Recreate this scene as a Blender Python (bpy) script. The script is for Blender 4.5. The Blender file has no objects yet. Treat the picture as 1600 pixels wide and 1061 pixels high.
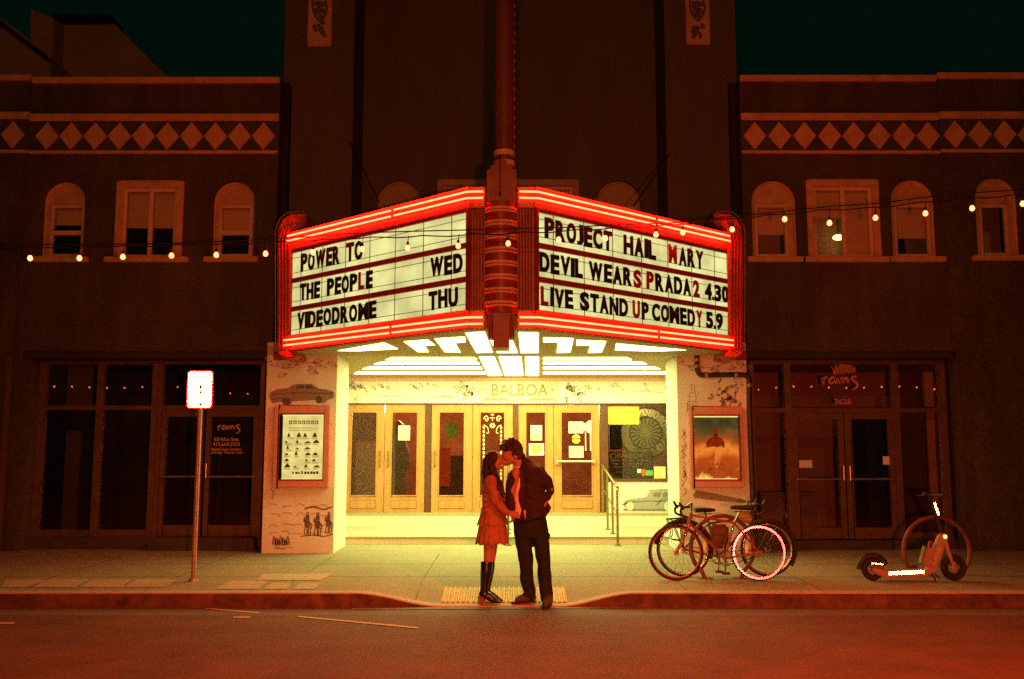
import bpy, bmesh, math, random
from mathutils import Vector, Matrix
random.seed(7)
SC = bpy.context.scene
COL = SC.collection
R = math.radians
# ------------------------------------------------------------------ camera, world, lights, exposure
FPX, PITCH, EYE = 1555.6, R(7.1), 1.57
cam_d = bpy.data.cameras.new('camera')
cam_d.lens, cam_d.sensor_width, cam_d.clip_end = 35.0, 36.0, 400
cam = bpy.data.objects.new('camera', cam_d); COL.objects.link(cam)
cam.location = (0, 0, EYE); cam.rotation_euler = (R(90) + PITCH, 0, 0)
SC.camera = cam
w = bpy.data.worlds.new('World'); SC.world = w; w.use_nodes = True
bg = w.node_tree.nodes['Background']
bg.inputs[0].default_value = (.09, 1.0, .52, 1); bg.inputs[1].default_value = .0048

def lamp(name, kind, loc, energy, color, size=.1, target=None):
    d = bpy.data.lights.new(name, kind); d.energy = energy; d.color = color
    if kind in ('POINT', 'SPOT'): d.shadow_soft_size = size
    o = bpy.data.objects.new(name, d); COL.objects.link(o); o.location = loc
    if target is not None:
        o.rotation_euler = (Vector(target) - Vector(loc)).to_track_quat('-Z', 'Y').to_euler()
    return o
# the tail lamps of a car standing at the camera, and the cut-off street lamp over the near lane
def spot(name, loc, energy, color, size, target, cone, blend):
    o = lamp(name, 'SPOT', loc, energy, color, size, target); o.data.spot_size = R(cone); o.data.spot_blend = blend; return o
spot('tail_lamp', (.55, -.45, 1.40), 3000, (1, .13, .042), .08, (.5, 11, .35), 84, 1.0)
spot('street_lamp_light', (5.5, .5, 8.0), 11000, (1, .10, .015), .2, (2.6, 3.4, 0), 96, 1.0)
lamp('street_spill', 'POINT', (-.4, -13.5, 9.0), 2400, (1, .36, .065), .3)
SC.view_settings.view_transform = 'Standard'
SC.view_settings.look = 'None'
SC.view_settings.exposure = 0
SC.view_settings.gamma = 1
SC.cycles.use_denoising = False
SC.cycles.use_adaptive_sampling = False
SC.cycles.max_bounces = 6
SC.cycles.sample_clamp_indirect = .8

# ------------------------------------------------------------------ projection helpers: a pixel of the 1600 px photograph at a known depth or height
def ray(px, py):
    u = (px - 800) / FPX; v = (530.5 - py) / FPX
    return u, math.cos(PITCH) - v * math.sin(PITCH), math.sin(PITCH) + v * math.cos(PITCH)
def P(px, py, Y):
    u, dy, dz = ray(px, py)
    return Vector((u * Y / dy, Y, EYE + dz * Y / dy))
def G(px, py, z):
    u, dy, dz = ray(px, py); Y = (z - EYE) / dz * dy
    return Vector((u * Y / dy, Y, z))
def X(px, Y, py=560): return P(px, py, Y).x
def Z(py, Y): return P(800, py, Y).z

# ------------------------------------------------------------------ materials
def node(nt, t, **kw):
    n = nt.nodes.new(t)
    for k, v in kw.items(): setattr(n, k, v)
    return n
def mat(name, col, rough=.6, metal=0, var=.25, scale=6, bump=.15, bscale=None, col2=None, spec=.4, coat=0, stretch=(1, 1, 1), fine=None):
    m = bpy.data.materials.new(name); m.use_nodes = True; nt = m.node_tree; b = nt.nodes['Principled BSDF']
    tc = node(nt, 'ShaderNodeTexCoord'); mp = node(nt, 'ShaderNodeMapping'); mp.inputs['Scale'].default_value = stretch
    nt.links.new(tc.outputs['Object'], mp.inputs['Vector'])
    n1 = node(nt, 'ShaderNodeTexNoise'); n1.inputs['Scale'].default_value = scale; n1.inputs['Detail'].default_value = 8; n1.inputs['Roughness'].default_value = .65
    nt.links.new(mp.outputs[0], n1.inputs['Vector'])
    cr = node(nt, 'ShaderNodeValToRGB')
    c2 = col2 or tuple(c * (1 - var) for c in col)
    c1 = col if col2 else tuple(min(1, c * (1 + var * .6)) for c in col)
    cr.color_ramp.elements[0].position = .32; cr.color_ramp.elements[0].color = (*c2, 1)
    cr.color_ramp.elements[1].position = .68; cr.color_ramp.elements[1].color = (*c1, 1)
    nt.links.new(n1.outputs['Fac'], cr.inputs[0]); out = cr.outputs[0]
    if fine:
        n3 = node(nt, 'ShaderNodeTexNoise'); n3.inputs['Scale'].default_value = fine[0]; n3.inputs['Detail'].default_value = 3
        nt.links.new(tc.outputs['Object'], n3.inputs['Vector'])
        mr = node(nt, 'ShaderNodeMapRange'); mr.inputs['From Min'].default_value = .32; mr.inputs['From Max'].default_value = .68; mr.inputs['To Min'].default_value = 1 - fine[1]; mr.inputs['To Max'].default_value = 1 + fine[1]
        nt.links.new(n3.outputs['Fac'], mr.inputs[0])
        mx = node(nt, 'ShaderNodeMix', data_type='RGBA', blend_type='MULTIPLY'); mx.inputs['Factor'].default_value = 1
        nt.links.new(out, mx.inputs['A']); nt.links.new(mr.outputs[0], mx.inputs['B']); out = mx.outputs['Result']
    nt.links.new(out, b.inputs['Base Color'])
    b.inputs['Roughness'].default_value = rough; b.inputs['Metallic'].default_value = metal
    b.inputs['Specular IOR Level'].default_value = spec; b.inputs['Coat Weight'].default_value = coat
    if bump:
        n2 = node(nt, 'ShaderNodeTexNoise'); n2.inputs['Scale'].default_value = bscale or scale * 12; n2.inputs['Detail'].default_value = 4
        nt.links.new(mp.outputs[0], n2.inputs['Vector'])
        bp = node(nt, 'ShaderNodeBump'); bp.inputs['Strength'].default_value = bump; bp.inputs['Distance'].default_value = .01
        nt.links.new(n2.outputs['Fac'], bp.inputs['Height']); nt.links.new(bp.outputs[0], b.inputs['Normal'])
    return m
def emat(name, col, strength, sampling='FRONT'):
    m = bpy.data.materials.new(name); m.use_nodes = True; nt = m.node_tree
    for n in list(nt.nodes): nt.nodes.remove(n)
    o = node(nt, 'ShaderNodeOutputMaterial'); e = node(nt, 'ShaderNodeEmission')
    e.inputs[0].default_value = (*col, 1); e.inputs[1].default_value = strength
    m.cycles.emission_sampling = sampling
    nt.links.new(e.outputs[0], o.inputs[0]); return m
def glow(name, col, strength, spread=.35, scale=3):
    """a sheet with an uneven glow put into its emission"""
    m = emat(name, col, strength); nt = m.node_tree
    e = [n for n in nt.nodes if n.type == 'EMISSION'][0]
    tc = node(nt, 'ShaderNodeTexCoord'); n1 = node(nt, 'ShaderNodeTexNoise'); n1.inputs['Scale'].default_value = scale
    mr = node(nt, 'ShaderNodeMapRange'); mr.inputs['From Min'].default_value = .3; mr.inputs['From Max'].default_value = .7
    mr.inputs['To Min'].default_value = strength * (1 - spread); mr.inputs['To Max'].default_value = strength
    nt.links.new(tc.outputs['Object'], n1.inputs['Vector']); nt.links.new(n1.outputs['Fac'], mr.inputs[0]); nt.links.new(mr.outputs[0], e.inputs[1])
    return m
def glass(name, tint=(1, 1, 1), refl=1.0, rough=.01):
    m = bpy.data.materials.new(name); m.use_nodes = True; nt = m.node_tree
    for n in list(nt.nodes): nt.nodes.remove(n)
    o = node(nt, 'ShaderNodeOutputMaterial'); t = node(nt, 'ShaderNodeBsdfTransparent'); g = node(nt, 'ShaderNodeBsdfGlossy')
    t.inputs[0].default_value = (*tint, 1); g.inputs['Roughness'].default_value = rough
    f = node(nt, 'ShaderNodeFresnel'); f.inputs[0].default_value = 1.5
    mu = node(nt, 'ShaderNodeMath', operation='MULTIPLY'); mu.inputs[1].default_value = 2.0 * refl
    mu.use_clamp = True
    mx = node(nt, 'ShaderNodeMixShader')
    nt.links.new(f.outputs[0], mu.inputs[0]); nt.links.new(mu.outputs[0], mx.inputs[0])
    nt.links.new(t.outputs[0], mx.inputs[1]); nt.links.new(g.outputs[0], mx.inputs[2]); nt.links.new(mx.outputs[0], o.inputs[0])
    return m
def retro(name, col, facing, rough=.4):
    """prismatic sheeting: microscopic facets all turned one way"""
    m = bpy.data.materials.new(name); m.use_nodes = True; nt = m.node_tree; b = nt.nodes['Principled BSDF']
    b.inputs['Base Color'].default_value = (*col, 1); b.inputs['Metallic'].default_value = 1; b.inputs['Roughness'].default_value = rough
    c = node(nt, 'ShaderNodeCombineXYZ'); f = Vector(facing).normalized()
    for i in range(3): c.inputs[i].default_value = f[i]
    nt.links.new(c.outputs[0], b.inputs['Normal']); return m

M = {}
M['wall'] = mat('painted_stucco', (.066, .050, .030), .8, var=.45, scale=1.3, bump=.3, bscale=40, stretch=(1.6, 1, .45), fine=(30, .35))
M['tower'] = mat('tower_stucco', (.100, .078, .05), .8, var=.2, scale=1.1, bump=.3, bscale=40, stretch=(1.6, 1, .35), fine=(30, .35))
M['trim'] = mat('trim_paint', (.56, .31, .18), .65, var=.25, scale=4, bump=.1)
M['wintrim'] = mat('window_trim_paint', (.54, .31, .17), .55, var=.25, scale=6, bump=.08)
M['blind'] = mat('window_blind', (.82, .52, .30), .7, var=.12, scale=3, bump=.05, stretch=(1, 1, 14))
M['dark'] = mat('dark_interior', (.02, .02, .016), .9, var=.4, scale=2, bump=0)
M['room'] = mat('room_plaster', (.52, .34, .2), .9, var=.25, scale=.9, bump=0)
M['bronze'] = mat('bronze_frame', (.17, .095, .055), .38, metal=.35, var=.3, scale=8, bump=.05)
M['glass'] = glass('window_glass', (.95, .95, .93))
M['dkglass'] = glass('tinted_glass', (.66, .68, .62), 1.2)
M['clear'] = glass('clear_glass', (.93, .94, .88), .7)
M['cream'] = mat('cream_mural_wall', (.82, .79, .74), .7, var=.12, scale=4, bump=.15)
M['ink'] = mat('mural_ink', (.20, .13, .11), .8, var=.5, scale=40, bump=0, col2=(.42, .31, .25))
M['inkd'] = mat('mural_ink_dark', (.085, .055, .05), .8, var=.5, scale=30, bump=0, col2=(.2, .14, .11))
M['inkb'] = mat('mural_ink_blue', (.10, .10, .12), .8, var=.5, scale=30, bump=0, col2=(.24, .23, .22))
M['pink'] = mat('pink_case_paint', (.64, .27, .22), .45, var=.12, scale=8, bump=.05)
M['wood'] = mat('oak_door', (.48, .24, .085), .42, var=.22, scale=3, bump=.05, stretch=(9, 9, 1), coat=.2)
M['woodd'] = mat('dark_door_frame', (.10, .035, .02), .45, var=.3, scale=4, bump=.05, stretch=(6, 6, 1))
M['steel'] = mat('brushed_steel', (.62, .55, .42), .3, metal=.9, var=.15, scale=12, bump=.03)
M['brass'] = mat('brass_rail', (.32, .24, .09), .35, metal=.8, var=.3, scale=10, bump=.05)
M['step'] = mat('step_dim_tone', (.40, .39, .31), .7, var=.08, scale=5, bump=.1)  # treads kept darker than the risers: their dimmer light is in the colour
M['riser'] = mat('riser_lit_tone', (.80, .78, .66), .6, var=.06, scale=5, bump=.05)  # paler than the treads: the light on the step faces is painted in
M['soffit'] = mat('soffit_paint', (.42, .32, .15), .6, var=.08, scale=4, bump=.04)
M['mould'] = mat('pink_moulding', (.66, .42, .32), .55, var=.12, scale=5, bump=.05)
M['red'] = mat('red_enamel', (.42, .072, .034), .33, var=.3, scale=5, bump=.05)
M['redd'] = mat('oxblood_enamel', (.24, .035, .02), .38, var=.35, scale=6, bump=.06)
M['band'] = mat('cream_enamel_band', (.66, .36, .22), .45, var=.2, scale=8, bump=.05)
M['black'] = mat('black_letter', (.012, .010, .008), .5, var=.4, scale=20, bump=.03)
M['redl'] = mat('red_letter', (.33, .022, .014), .45, var=.2, scale=14, bump=.03)
M['rail'] = mat('letter_rail', (.16, .12, .045), .6, bump=0)
M['wire'] = mat('black_cable', (.015, .012, .01), .6, var=.3, scale=20, bump=0)
M['paper'] = mat('white_paper', (.78, .78, .70), .8, var=.05, scale=8, bump=.02)
M['yellow'] = mat('yellow_paper', (.80, .72, .10), .8, var=.06, scale=8, bump=.02)
M['print'] = mat('grey_print', (.33, .32, .28), .8, var=.3, scale=30, bump=0)
M['greenp'] = mat('green_card', (.10, .42, .10), .7, var=.1, scale=8, bump=0)
M['orangep'] = mat('red_card', (.55, .10, .04), .7, var=.15, scale=8, bump=0)
M['lobby'] = mat('lobby_wall', (.30, .10, .045), .8, var=.4, scale=2.5, bump=.1)
M['grey'] = mat('grey_panel', (.26, .25, .22), .6, var=.25, scale=6, bump=.05)
M['galv'] = mat('galvanised_post', (.42, .30, .24), .5, metal=.6, var=.3, scale=14, bump=.08)
M['iron'] = mat('dark_iron_pipe', (.06, .035, .025), .45, metal=.4, var=.5, scale=10, bump=.2)
M['neon'] = emat('neon_tube', (1, .0105, .0040), 80)
M['bulb'] = emat('string_bulb', (1, .14, .05), 9)
M['panel'] = glow('letter_panel', (.92, .86, .34), 1.02, .38, 2.6)
M['light'] = emat('soffit_light', (.97, 1, .30), 15)
M['light_under'] = emat('underside_light', (.97, 1, .29), 6)
M['caselight'] = emat('case_lamp', (1, .80, .30), 1.3, 'NONE')
M['lamp'] = emat('warm_lamp', (1, .62, .2), 5)

# ------------------------------------------------------------------ mesh builder
def catmull(pts, n=6, closed=False):
    pts = [Vector(p) for p in pts]; out = []; N = len(pts)
    seg = N if closed else N - 1
    for i in range(seg):
        g = (lambda k: pts[k % N]) if closed else (lambda k: pts[max(0, min(N - 1, k))])
        a, b, c, d = g(i - 1), g(i), g(i + 1), g(i + 2)
        for j in range(n):
            t = j / n
            out.append(.5 * (2 * b + (c - a) * t + (2 * a - 5 * b + 4 * c - d) * t * t + (3 * b - a - 3 * c + d) * t ** 3))
    if not closed: out.append(pts[-1])
    return out
class MB:
    def __init__(s): s.v = []; s.f = []
    def add(s, vs, fs):
        o = len(s.v); s.v += [Vector(v) for v in vs]; s.f += [tuple(i + o for i in f) for f in fs]; return s
    def box(s, x0, x1, y0, y1, z0, z1):
        x0, x1 = sorted((x0, x1)); y0, y1 = sorted((y0, y1)); z0, z1 = sorted((z0, z1))
        return s.add([(x, y, z) for z in (z0, z1) for y in (y0, y1) for x in (x0, x1)],
                     [(0, 2, 3, 1), (4, 5, 7, 6), (0, 1, 5, 4), (2, 6, 7, 3), (0, 4, 6, 2), (1, 3, 7, 5)])
    def hexa(s, a, b):
        """loft between two equal-length rings with caps"""
        n = len(a); return s.add(list(a) + list(b), [tuple(reversed(range(n))), tuple(range(n, 2 * n))] + [(i, (i + 1) % n, n + (i + 1) % n, n + i) for i in range(n)])
    def prism(s, poly, y0, y1):
        """polygon of (x, z) extruded along y"""
        ar = sum(poly[i][0] * poly[(i + 1) % len(poly)][1] - poly[(i + 1) % len(poly)][0] * poly[i][1] for i in range(len(poly)))
        if ar < 0: poly = poly[::-1]
        y0, y1 = sorted((y0, y1))
        return s.hexa([(x, y1, z) for x, z in poly][::1], [(x, y0, z) for x, z in poly])
    def plan(s, poly, z0, z1):
        ar = sum(poly[i][0] * poly[(i + 1) % len(poly)][1] - poly[(i + 1) % len(poly)][0] * poly[i][1] for i in range(len(poly)))
        if ar < 0: poly = poly[::-1]
        return s.hexa([(x, y, z0) for x, y in poly], [(x, y, z1) for x, y in poly])
    def tube(s, pts, r, n=8, closed=False):
        pts = [Vector(p) for p in pts]; N = len(pts); rs = r if isinstance(r, (list, tuple)) else [r] * N
        rings = []; prev = None
        for i, p in enumerate(pts):
            if closed: t = pts[(i + 1) % N] - pts[i - 1]
            else: t = pts[min(N - 1, i + 1)] - pts[max(0, i - 1)]
            t.normalize()
            if prev is None:
                a = Vector((0, 0, 1)) if abs(t.z) < .9 else Vector((1, 0, 0)); u = t.cross(a).normalized()
            else:
                u = (prev - t * prev.dot(t)).normalized()
            prev = u; v = t.cross(u)
            rings.append([p + (u * math.cos(2 * math.pi * k / n) + v * math.sin(2 * math.pi * k / n)) * rs[i] for k in range(n)])
        vs = [q for rg in rings for q in rg]; fs = []
        for i in range(N if closed else N - 1):
            j = (i + 1) % N
            for k in range(n): fs.append((i * n + k, i * n + (k + 1) % n, j * n + (k + 1) % n, j * n + k))
        if not closed: fs += [tuple(reversed(range(n))), tuple(range((N - 1) * n, N * n))]
        return s.add(vs, fs)
    def bar(s, a, b, r, n=8): return s.tube([a, b], r, n)
    def ell(s, c, rad, n=14, m=9, rot=None):
        vs = []; fs = []; c = Vector(c)
        for i in range(m + 1):
            th = math.pi * i / m
            for k in range(n):
                ph = 2 * math.pi * k / n
                q = Vector((rad[0] * math.sin(th) * math.cos(ph), rad[1] * math.sin(th) * math.sin(ph), rad[2] * math.cos(th)))
                vs.append(c + (rot @ q if rot else q))
        for i in range(m):
            for k in range(n):
                a, b, d, e = i * n + k, i * n + (k + 1) % n, (i + 1) * n + (k + 1) % n, (i + 1) * n + k
                if i == 0: fs.append((a, e, d))
                elif i == m - 1: fs.append((a, e, b))
                else: fs.append((a, e, d, b))
        # poles hold n coincident points; merged on build
        return s.add(vs, fs)
    def loft(s, rings, n=18):
        """rings of (x, y, z, rx, ry[, yaw]) stacked into a closed body"""
        L = []
        for r in rings:
            yaw = r[5] if len(r) > 5 else 0
            cy, sy = math.cos(yaw), math.sin(yaw); g = []
            for k in range(n):
                a = 2 * math.pi * k / n; x, y = r[3] * math.cos(a), r[4] * math.sin(a)
                g.append(Vector((r[0] + x * cy - y * sy, r[1] + x * sy + y * cy, r[2])))
            L.append(g)
        vs = [q for g in L for q in g]; fs = []
        for i in range(len(L) - 1):
            for k in range(n): fs.append((i * n + k, i * n + (k + 1) % n, (i + 1) * n + (k + 1) % n, (i + 1) * n + k))
        up = rings[-1][2] > rings[0][2]
        fs += [tuple(reversed(range(n))), tuple(range((len(L) - 1) * n, len(L) * n))]
        if not up: fs = [tuple(reversed(f)) for f in fs]
        return s.add(vs, fs)
    def cap(s, a, ra, b, rb, n=12):
        """tapered capsule"""
        a, b = Vector(a), Vector(b); d = (b - a)
        L = d.length; d = d / L if L > 1e-6 else Vector((0, 0, 1))
        pts = []; rs = []
        for k in range(5):
            t = math.pi / 2 * (1 - k / 4.); pts.append(a - d * ra * math.sin(t)); rs.append(max(.0008, ra * math.cos(t)))
        for k in range(5):
            t = math.pi / 2 * k / 4.; pts.append(b + d * rb * math.sin(t)); rs.append(max(.0008, rb * math.cos(t)))
        return s.tube(pts, rs, n)
    def chain(s, pts, n=12):
        for (p, r), (q, t) in zip(pts[:-1], pts[1:]): s.cap(p, r, q, t, n)
        return s
    def ribbon(s, pts, wd, y0, y1):
        """stroke of width wd along (x, z) points, as a thin slab between y0 and y1"""
        pts = [Vector((p[0], p[1])) for p in pts]; N = len(pts); Lf = []; Rt = []
        for i, p in enumerate(pts):
            t = (pts[min(N - 1, i + 1)] - pts[max(0, i - 1)]); t = t.normalized() if t.length > 1e-9 else Vector((1, 0))
            nrm = Vector((-t.y, t.x)); ww = wd[i] if isinstance(wd, (list, tuple)) else wd
            Lf.append(p + nrm * ww / 2); Rt.append(p - nrm * ww / 2)
        vs = []
        for a, b in zip(Lf, Rt): vs += [(a.x, y0, a.y), (b.x, y0, b.y), (a.x, y1, a.y), (b.x, y1, b.y)]
        fs = []
        for i in range(N - 1):
            o, q = 4 * i, 4 * i + 4
            fs += [(o, o + 1, q + 1, q), (o + 2, q + 2, q + 3, o + 3), (o, q, q + 2, o + 2), (o + 1, o + 3, q + 3, q + 1)]
        fs += [(0, 2, 3, 1), (4 * N - 4, 4 * N - 3, 4 * N - 1, 4 * N - 2)]
        return s.add(vs, fs)
    def build(s, name, m, parent=None, smooth=None, local=False, bevel=0, recalc=True):
        me = bpy.data.meshes.new(name)
        off = Vector((0, 0, 0))
        if parent is not None and not local:
            q = parent
            while q is not None: off += q.location; q = q.parent
        me.from_pydata([tuple(v - off) for v in s.v], [], s.f)
        bm = bmesh.new(); bm.from_mesh(me); bmesh.ops.remove_doubles(bm, verts=bm.verts, dist=1e-5)
        bmesh.ops.dissolve_degenerate(bm, edges=bm.edges, dist=1e-6)
        if recalc: bmesh.ops.recalc_face_normals(bm, faces=bm.faces)
        if bevel:
            bmesh.ops.bevel(bm, geom=[e for e in bm.edges if e.calc_face_angle(0) > .6], offset=bevel, segments=2, affect='EDGES', clamp_overlap=True)
        if smooth is not None:
            for f in bm.faces: f.smooth = True
            for e in bm.edges:
                if e.calc_face_angle(0) > smooth: e.smooth = False
        bm.to_mesh(me); bm.free()
        o = bpy.data.objects.new(name, me); COL.objects.link(o)
        me.materials.append(m if not isinstance(m, str) else M[m])
        if parent is not None: o.parent = parent
        return o
def tag(o, label, cat, group=None, kind=None):
    o['label'] = label; o['category'] = cat
    if group: o['group'] = group
    if kind: o['kind'] = kind
    return o
def thing(name, label, cat, loc=(0, 0, 0), group=None, kind='thing'):
    o = bpy.data.objects.new(name, None); COL.objects.link(o); o.location = loc; o.empty_display_size = .2
    return tag(o, label, cat, group, kind)
def struct(o): o['kind'] = 'structure'; return o
TXT = {}
def text(s, bold=0.0):
    """letter outlines of a line of text, scaled to a unit box"""
    if (s, bold) in TXT: return TXT[(s, bold)]
    c = bpy.data.curves.new('t', 'FONT'); c.body = s; c.size = 1; c.offset = bold; c.resolution_u = 4
    o = bpy.data.objects.new('t', c); COL.objects.link(o)
    dg = bpy.context.evaluated_depsgraph_get(); dg.update()
    me = bpy.data.meshes.new_from_object(o.evaluated_get(dg))
    vs = [v.co.copy() for v in me.vertices]; fs = [tuple(p.vertices) for p in me.polygons]
    bpy.data.objects.remove(o); bpy.data.curves.remove(c); bpy.data.meshes.remove(me)
    x0 = min(v.x for v in vs); x1 = max(v.x for v in vs); z0 = min(v.y for v in vs); z1 = max(v.y for v in vs)
    vs = [((v.x - x0) / (x1 - x0), (v.y - z0) / (z1 - z0)) for v in vs]
    TXT[(s, bold)] = (vs, fs, (x1 - x0) / (z1 - z0)); return TXT[(s, bold)]
def put_text(mb, s, fn, x0, x1, z0, z1, bold=.02, depth=.006, lean=0):
    """fn(x, z, off) maps flat text coordinates onto its surface; off is outwards"""
    vs, fs, _ = text(s, bold)
    f = []; n = len(vs)
    V = [fn(x0 + (x1 - x0) * a + lean * b, z0 + (z1 - z0) * b, depth) for a, b in vs] + [fn(x0 + (x1 - x0) * a + lean * b, z0 + (z1 - z0) * b, 0) for a, b in vs]
    ed = {}
    for p in fs:
        f.append(p)
        for i in range(len(p)):
            e = (p[i], p[(i + 1) % len(p)])
            if (e[1], e[0]) in ed: del ed[(e[1], e[0])]
            else: ed[e] = 1
    for a, b in ed: f.append((b, a, a + n, b + n))
    mb.add(V, f)
def flat(Y):  # text surface facing the street at depth Y
    return lambda x, z, off: (x, Y - off, z)
def arc_pts(cx, cz, r, a0, a1, n=14, rz=None):
    rz = rz or r
    return [(cx + r * math.cos(R(a0 + (a1 - a0) * i / n)), cz + rz * math.sin(R(a0 + (a1 - a0) * i / n))) for i in range(n + 1)]
def wall_cells(mb, x0, x1, z0, z1, y0, y1, holes):
    xs = sorted({x0, x1, *[h[0] for h in holes], *[h[1] for h in holes]})
    for a, b in zip(xs[:-1], xs[1:]):
        cur = z0
        for h in sorted([h for h in holes if h[0] <= a + 1e-6 and h[1] >= b - 1e-6], key=lambda h: h[2]):
            if h[2] > cur + 1e-6: mb.box(a, b, y0, y1, cur, h[2])
            cur = max(cur, h[3])
        if cur < z1 - 1e-6: mb.box(a, b, y0, y1, cur, z1)
# ------------------------------------------------------------------ ground
YK, YP, YW, YT, YC, YD = 11.25, 15.15, 15.4, 15.9, 17.0, 19.0
M['asphalt'] = mat('asphalt', (.15, .060, .031), .8, var=.3, scale=1.7, bump=.6, bscale=160, fine=(110, .4))
M['concrete'] = mat('sidewalk_concrete', (.28, .26, .165), .85, var=.12, scale=1.5, bump=.3, bscale=90, fine=(80, .15))
M['kerbm'] = mat('worn_red_kerb_paint', (.14, .06, .038), .85, var=.65, scale=5, bump=.3, bscale=60)
M['lid'] = mat('pale_concrete_lid', (.44, .38, .27), .8, var=.15, scale=6, bump=.2, bscale=80)
M['tactile'] = mat('yellow_tactile_tile', (.55, .42, .13), .7, var=.2, scale=12, bump=.15)
M['paint'] = mat('worn_road_paint', (.62, .42, .36), .7, var=.35, scale=25, bump=.2)
M['gutter'] = mat('gutter_concrete', (.15, .12, .095), .85, var=.25, scale=5, bump=.3, bscale=80)
def smooth01(t): t = max(0, min(1, t)); return t * t * (3 - 2 * t)
def kerb_z(x):
    if x < -.16: t = smooth01((-.78 - x) / .95)
    else: t = smooth01((x - .5) / .85)
    return .012 + .143 * t
def walk_z(x, y):
    base = .155 + .085 * (y - YK) / (YP - YK)
    dip = (.155 - kerb_z(x)) * (1 - smooth01((y - YK) / 1.25))
    return base - dip
def grid(name, m, xs, ys, zf):
    mb = MB(); nx, ny = len(xs), len(ys)
    mb.add([(x, y, zf(x, y)) for y in ys for x in xs], [(j * nx + i, j * nx + i + 1, (j + 1) * nx + i + 1, (j + 1) * nx + i) for j in range(ny - 1) for i in range(nx - 1)])
    return mb.build(name, m)
def frange(a, b, n): return [a + (b - a) * i / n for i in range(n + 1)]
struct(grid('road', 'asphalt', [-60, -20, -10, 0, 10, 20, 60], [-40, -10, 0, 4, 8, 10.7], lambda x, y: .05 * (1 - ((y - 1) / 9.7) ** 2) - .005 if abs(y - 1) < 9.7 else -.005))
struct(grid('gutter', 'gutter', frange(-60, 60, 60), [10.7, 11.0, YK - .005], lambda x, y: -.005 + .0 * y))
struct(grid('sidewalk', 'concrete', [-60, -20] + frange(-14, 14, 140) + [20, 60], [YK + .15] + frange(YK + .25, 17.5, 22), walk_z))
kb = MB(); xs = frange(-60, -4, 14) + frange(-3.9, 4, 79) + frange(4.5, 60, 14)
prof = lambda x: [(YK - .02, -.03), (YK, kerb_z(x) - .012), (YK + .014, kerb_z(x)), (YK + .152, walk_z(x, YK + .152) + .002), (YK + .152, -.03)]
vs = [(x, y, z) for x in xs for y, z in prof(x)]
kb.add(vs, [(5 * i + k, 5 * i + (k + 1) % 5, 5 * i + 5 + (k + 1) % 5, 5 * i + 5 + k) for i in range(len(xs) - 1) for k in (0, 3, 4)])
struct(kb.build('kerb', 'kerbm', smooth=.5))
kt = MB(); kt.add(vs, [(5 * i + k, 5 * i + k + 1, 5 * i + 6 + k, 5 * i + 5 + k) for i in range(len(xs) - 1) for k in (1, 2)])
struct(kt.build('kerb_top', 'lid', smooth=.5))
def sheet(name, m, corners, zf, h=.004, n=6):
    """thin sheet laid on sloping ground, corners near-left, near-right, far-right, far-left"""
    c = [Vector((p[0], p[1])) for p in corners]; mb = MB(); top = []; 
    for j in range(n + 1):
        for i in range(n + 1):
            a = c[0].lerp(c[1], i / n); b = c[3].lerp(c[2], i / n); q = a.lerp(b, j / n); top.append((q.x, q.y, zf(q.x, q.y) + h))
    mb.add(top, [(j * (n + 1) + i, j * (n + 1) + i + 1, (j + 1) * (n + 1) + i + 1, (j + 1) * (n + 1) + i) for j in range(n) for i in range(n)])
    return mb.build(name, m)
def on_walk(px, py):
    z = .16
    for _ in range(5): q = G(px, py, z); z = walk_z(q.x, q.y)
    return q
def on_road(px, py): return G(px, py, .004)
for quad in ([(2, 918), (52, 918), (72, 906), (8, 906)], [(40, 918), (118, 918), (140, 906), (78, 906)], [(124, 918), (190, 918), (205, 906), (146, 906)], [(195, 918), (258, 918), (278, 906), (214, 906)],
             [(333, 921), (403, 921), (420, 908), (362, 908)], [(411, 921), (447, 921), (455, 911.5), (424, 911.5)], [(458, 921), (490, 921), (503, 911.5), (468, 911.5)], [(400, 907), (500, 907), (522, 897), (412, 897)]):
    struct(sheet('concrete_lid', 'lid', [on_walk(*p) for p in quad], walk_z, .005, 3))
for quad in ([(465, 963.6), (654, 983), (654, 980.5), (465, 961.6)], [(322, 950.6), (405, 958), (405, 956), (322, 949.3)], [(364, 965), (391, 965), (391, 962.8), (364, 962.8)], [(-20, 976), (22, 975), (22, 972.5), (-20, 973)], [(294, 946.8), (312, 947), (312, 945.6), (294, 945.6)]):
    struct(sheet('road_marking', 'paint', [on_road(*p) for p in quad], lambda x, y: .05 * (1 - ((y - 1) / 9.7) ** 2) - .005 if y < 10.7 else -.005, .005, 2))
struct(sheet('gutter_apron', mat('gutter_apron', (.24, .17, .10), .85, var=.25, scale=5, bump=.2, bscale=80), [on_road(*p) for p in [(548, 952), (986, 950), (978, 946), (560, 946)]], lambda x, y: -.005, .006, 2))
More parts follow.
